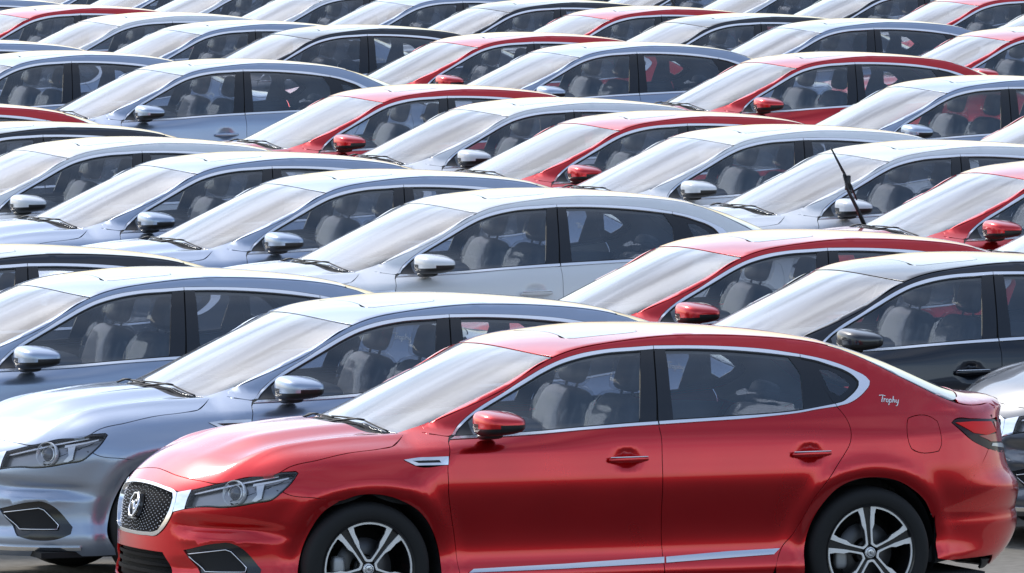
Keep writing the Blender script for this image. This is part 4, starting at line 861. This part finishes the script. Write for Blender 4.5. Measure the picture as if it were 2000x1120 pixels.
# ---------------------------------------------------------------- where each car stands (m), measured on site: paint, x, y, turn, label
CARS = [
 ('red', -0.015, -0.039, 0.00, 'nearest red sedan, seen whole from grille to tail, in the foreground'),
 ('silver', 0.008, 2.823, 0.00, 'silver-blue sedan directly behind the nearest red one, its headlight at the left edge'),
 ('silver', -0.427, 5.710, 0.00, 'silver-blue sedan at the left edge, third from the front, nose out of frame'),
 ('white', 4.979, 13.581, 0.00, 'white sedan in the middle of the photo with both side windows in full view'),
 ('red', 4.498, 8.142, 0.00, 'red sedan between the middle white sedan and the black one on the right'),
 ('black', 4.356, 5.469, 0.00, "black sedan at the right edge directly behind the nearest red sedan's roof"),
 ('black', -0.437, 8.302, 0.00, 'black sedan at the left edge, only its rear roof showing above a silver sedan'),
 ('silver', 5.050, 16.462, 0.00, 'silver-blue sedan directly behind the middle white sedan, second of three silver noses'),
 ('silver', 5.183, 19.307, 0.00, 'silver-blue sedan between a white sedan at far left and another silver-blue sedan'),
 ('white', 5.181, 21.942, 0.00, 'white sedan at the left edge, halfway up, with its white mirror showing'),
 ('black', 5.405, 24.714, 0.00, 'black sedan at the left edge, halfway up, mostly hidden by a white roof'),
 ('silver', 10.706, 39.094, 0.00, 'silver sedan at the left edge in the upper part, beside a larger silver-blue one'),
 ('silver', 11.397, 36.616, 0.00, 'silver-blue sedan upper left with dark mirror and its door handle in view'),
 ('red', 10.871, 30.472, 0.00, 'red sedan left of centre, second row up, with a red mirror above a silver roof'),
 ('white', 10.772, 27.524, 0.00, 'white sedan between two red sedans near the centre'),
 ('red', 10.589, 24.796, 0.00, 'red sedan right of centre between two white sedans'),
 ('white', 10.398, 22.146, 0.00, 'white sedan right of centre, left of the white one crossed by a raised wiper'),
 ('white', 10.354, 19.251, 0.00, 'white sedan at right, crossed by the raised wiper of the red sedan'),
 ('red', 10.083, 16.152, 0.00, 'red sedan at the right edge with one wiper standing up in front of it'),
 ('white', 9.544, 12.809, 0.00, 'white sedan at the right edge, only its nose corner showing beside a red mirror'),
 ('silver', 16.222, 39.404, 0.00, 'silver-blue sedan upper centre with red cars seen through its rear window'),
 ('red', 16.984, 36.241, 0.00, 'red sedan upper right with red mirror, its roof arching over both side windows'),
 ('silver', 15.882, 30.571, 0.00, 'silver-blue sedan at the right edge, pink-red car seen through its front window'),
 ('red', 14.839, 25.363, 0.00, 'red sedan at the right edge, upper part, only pillar and windscreen showing'),
 ('red', 16.355, 42.223, 0.00, 'red sedan upper centre, between a black sedan and a silver-blue sedan'),
 ('black', 15.696, 44.807, 0.00, 'black sedan upper left of centre with its dark door pillars in full view'),
 ('silver', 15.177, 46.456, 0.00, 'silver-blue sedan between a white sedan and a black one in the upper left'),
 ('white', 15.311, 49.146, 0.00, 'white sedan in the upper left corner area, right of a red roof'),
 ('red', 15.283, 51.773, 0.00, 'red sedan in the upper left corner, long red roof line under white ones'),
 ('silver', 10.939, 42.167, 0.00, 'silver sedan at the left edge, only its sloping tail roof showing'),
 ('silver', 15.247, 54.807, 0.00, 'silver sedan in the extreme top left corner, only its roof showing'),
 ('silver', 20.370, 54.182, 0.00, 'silver-blue sedan on the top edge, left of two dark-roofed sedans'),
 ('black', 20.494, 51.775, 0.00, 'black sedan on the top edge, left of a red roof'),
 ('red', 20.552, 49.219, 0.00, 'red sedan near the top edge between two black sedans'),
 ('black', 20.554, 46.690, 0.00, 'black sedan near the top edge, between a red one and a silver-blue one'),
 ('silver', 20.923, 44.776, 0.00, 'silver-blue sedan upper right with three side windows showing under its arching roof'),
 ('red', 21.639, 41.956, 0.00, 'red sedan at the right edge, upper part, behind a silver-blue tail'),
 ('red', 25.889, 52.069, 0.00, 'red sedan in the top right corner with its front window in view'),
 ('white', 25.399, 48.531, 0.00, 'white sedan in the extreme top right corner, only windscreen showing'),
 ('black', 25.852, 54.642, 0.00, 'black sedan on the top edge at right, left of the corner red sedan'),
 ('white', 26.241, 58.001, 0.00, 'white sedan cut by the top edge, with a thin raised wiper'),
 ('black', 25.858, 59.878, 0.00, 'black sedan cut by the top edge, only its windscreen foot showing'),
 ('white', 20.084, 56.152, 0.00, 'white sedan on the top edge, second left of the black-roofed one'),
 ('white', 19.916, 58.442, 0.00, 'white sedan on the top edge, upper left, between two other windscreens'),
 ('silver', 19.953, 60.624, 0.00, 'silver-blue sedan cut by the top edge, farthest left windscreen of its row'),
 ('red', 5.990, 28.589, 0.00, 'red sedan at the left edge, halfway up, only the end of its roof showing'),
 ('grey', 5.990, 3.240, 0.00, 'grey sedan at the right edge, its nose just behind the nearest red tail'),
 ('silver', 15.300, 57.550, 0.00, 'silver sedan of the farthest left column, hidden behind the corner roof'),
 ('silver', 19.900, 62.750, 0.00, 'silver sedan cut by the top edge, dark windows only, near the left corner'),
 ('white', 20.100, 65.400, 0.00, 'white sedan cut by the top edge, last of the left far column'),
 ('silver', 25.700, 63.100, 0.00, 'silver sedan cut by the top edge, right of centre, behind a black sedan'),
 ('red', 25.600, 65.800, 0.00, 'red sedan cut by the top edge, farthest of the middle column'),
 ('white', 31.000, 57.400, 0.00, 'white sedan cut by the top edge, farthest right column, nearest of three'),
 ('black', 31.000, 60.100, 0.00, 'black sedan cut by the top edge, farthest right column, middle of three'),
 ('silver', 31.000, 62.800, 0.00, 'silver sedan cut by the top edge, farthest right column, last of three'),
]
RAISED = {'red sedan at the right edge with one wiper standing up in front of it', 'white sedan cut by the top edge, with a thin raised wiper'}
# ---------------------------------------------------------------- ground
def ground():
    m = bpy.data.materials.new('worn_concrete'); m.use_nodes = True; t = m.node_tree; b = t.nodes['Principled BSDF']; N = t.nodes.new; L = t.links.new
    tc = N('ShaderNodeTexCoord'); n1 = N('ShaderNodeTexNoise'); n1.inputs['Scale'].default_value = .35; n1.inputs['Detail'].default_value = 8
    n2 = N('ShaderNodeTexNoise'); n2.inputs['Scale'].default_value = 14; n2.inputs['Detail'].default_value = 6
    L(tc.outputs['Object'], n1.inputs['Vector']); L(tc.outputs['Object'], n2.inputs['Vector'])
    ad = N('ShaderNodeMath'); ad.operation = 'ADD'; L(n1.outputs['Fac'], ad.inputs[0]); L(n2.outputs['Fac'], ad.inputs[1])
    cr = N('ShaderNodeValToRGB'); cr.color_ramp.elements[0].position = .6; cr.color_ramp.elements[1].position = 1.4
    cr.color_ramp.elements[0].color = (.20, .18, .145, 1); cr.color_ramp.elements[1].color = (.36, .325, .265, 1)
    mr = N('ShaderNodeMath'); mr.operation = 'MULTIPLY'; mr.inputs[1].default_value = .7; L(ad.outputs[0], mr.inputs[0]); L(mr.outputs[0], cr.inputs[0])
    cr.color_ramp.elements[0].position = .45; cr.color_ramp.elements[1].position = .95
    L(cr.outputs[0], b.inputs['Base Color']); b.inputs['Roughness'].default_value = .85
    bp = N('ShaderNodeBump'); bp.inputs['Strength'].default_value = .3; bp.inputs['Distance'].default_value = .01; L(n2.outputs['Fac'], bp.inputs['Height']); L(bp.outputs[0], b.inputs['Normal'])
    n = 24; V = []; Fc = []; S = 1600
    for i in range(n+1):
        for j in range(n+1): V.append((-S+2*S*i/n, -S+2*S*j/n, 0))
    for i in range(n):
        for j in range(n): a = i*(n+1)+j; Fc.append((a, a+n+1, a+n+2, a+1))
    o = link(bpy.data.objects.new('ground', make_mesh('ground', V, Fc, None, m, False))); o['kind'] = 'structure'
ground()
def road():
    m = mat('dark_asphalt', (.055, .055, .056), .85, bump=(90, .5, .004)); V = []; Fc = []
    for i in range(41):
        for y in (-260, -1.45): V.append((-200+10*i, y, .004))
    for i in range(40): a = 2*i; Fc.append((a, a+2, a+3, a+1))
    o = link(bpy.data.objects.new('road', make_mesh('road', V, Fc, None, m, False))); o['kind'] = 'structure'
road()
# ---------------------------------------------------------------- the prototype car
PARTS = build_car_meshes()
WH = {}
for k, rot in (('f', R(2.5)), ('r', R(31))): WH[k] = wheel_meshes(rot)
BODY_SUBS = {'door_handle', 'mirror_cap', 'fuel_lid'}
FAR_DROP = {'grille_studs', 'hub_badge', 'brake_disc', 'brake_caliper', 'lamp_reflex', 'lamp_strip', 'lamp_bowl', 'lamp_projector', 'fog_pod_trim', 'fog_pod_recess', 'handle_strip', 'vent_opening', 'badge_plate', 'grille_badge', 'headrest_post', 'front_crash_panel', 'rear_crash_panel', 'engine_bay_cover', 'rear_valance', 'hub_cap', 'rim_face', 'bumper_lip', 'lower_grille', 'lamp_white_lens', 'lamp_red_lens', 'lamp_cover'}
def own(ob, p):
    ob.material_slots[0].link = 'OBJECT'; ob.material_slots[0].material = p
def make_proto():
    root = bpy.data.objects.new('parked_car', None); link(root)
    for nm, me, subs, body in PARTS:
        o = link(bpy.data.objects.new(nm, me), root)
        if body: own(o, PAINTS['red'])
        for sn, sm_, sb in subs:
            s = link(bpy.data.objects.new(sn, sm_), o)
            if sb or sn in BODY_SUBS: own(s, PAINTS['red'])
    for (x, y, k) in ((0, -.785, 'f'), (2.715, -.785, 'r'), (0, .785, 'f'), (2.715, .785, 'r')):
        subs, ty = WH[k]
        wo = link(bpy.data.objects.new('wheel', ty), root)   # the tyre itself; everything bolted inside it hangs from it
        wo.location = (x, y, .332)
        if y > 0: wo.rotation_euler = (0, 0, math.pi)
        for nm, me in subs: link(bpy.data.objects.new(nm, me), wo)
    return root
PROTO = make_proto()
def kids(o): return KID.get(o.name, [])
KID = {}
for o in list(COL.objects):
    if o.parent: KID.setdefault(o.parent.name, []).append(o)
def base(o): return o.name.split('.')[0]
def copy_tree(o, parent, p, far):
    if far and base(o) in FAR_DROP: return None
    c = o.copy(); COL.objects.link(c); c.parent = parent
    if len(c.material_slots) and c.material_slots[0].link == 'OBJECT': c.material_slots[0].material = p
    for ch in kids(o): copy_tree(ch, c, p, far)
    return c
first = True; made = []
for col, x, y, dr, label in CARS:
    if first:
        c = PROTO; first = False
        for o in [c]+[q for v in KID.values() for q in v]:
            if len(o.material_slots) and o.material_slots[0].link == 'OBJECT': o.material_slots[0].material = PAINTS[col]
    else: c = copy_tree(PROTO, None, PAINTS[col], y > 18)
    c.location = (x, y, 0); c.rotation_euler = (0, 0, R(dr+(random.uniform(-.3, .3) if made else 0)))
    c['label'] = label; c['category'] = 'car'; c['group'] = 'sedans parked side by side in tight rows'
    made.append(c)
# ---------------------------------------------------------------- wipers left standing up on two cars
def raised(parent, base_, tip):
    b, t = Vector(base_), Vector(tip); d = t-b
    k = Vector((.03, .012, 0)); m = b+d*.45-k*.4
    v = join([tube([b, b+d*.22, m, b+d*.66+k*.3], [.016, .013, .011, .008], 6),
              tube([b+d*.34+k, b+d*.52+k*1.1, b+d*.72+k*.6, t], [.006, .009, .010, .006], 5),
              tube([b+d*.40-k*.3, b+d*.52+k*1.1], .006, 4), tube([b+d*.60, b+d*.70+k*.6], .007, 4), box(tuple(b+d*.56+k*.5), (.03, .03, .10))])
    o = link(bpy.data.objects.new('raised_wiper', make_mesh('raised_wiper', v[0], v[1], None, M['black'])), parent); o['label'] = 'black wiper arm left standing up off the windscreen'
for k, (ci, px_, py_, rz, lb) in enumerate(((1, .60, -.36, 20, 'white paper sheet on the dashboard of the silver sedan behind the nearest red one'), (3, .58, -.30, -12, 'white paper sheet on the dashboard of the middle white sedan'), (7, .62, -.42, 8, 'white paper sheet on the dashboard of the silver sedan behind the white one'))):
    V = []; Fc = []
    for i in range(5):
        for j in range(4): V.append((-.10+.05*i, -.07+.047*j, .006*math.sin(i*1.1)+.004*j))
    for i in range(4):
        for j in range(3): a = i*4+j; Fc.append((a, a+4, a+5, a+1))
    o = link(bpy.data.objects.new('paper_sheet', make_mesh('paper_sheet', V, Fc, None, M['paper'])))
    o.location = (made[ci].location.x+px_, made[ci].location.y+py_, 1.022); o.rotation_euler = (0, R(-12), R(rz)); o['label'] = lb; o['category'] = 'paper'; o['group'] = 'papers left on dashboards'
for i, c in enumerate(made):
    if c['label'] in RAISED: raised(c, (.22, .30, 1.01), (-.03, .31, 1.55))
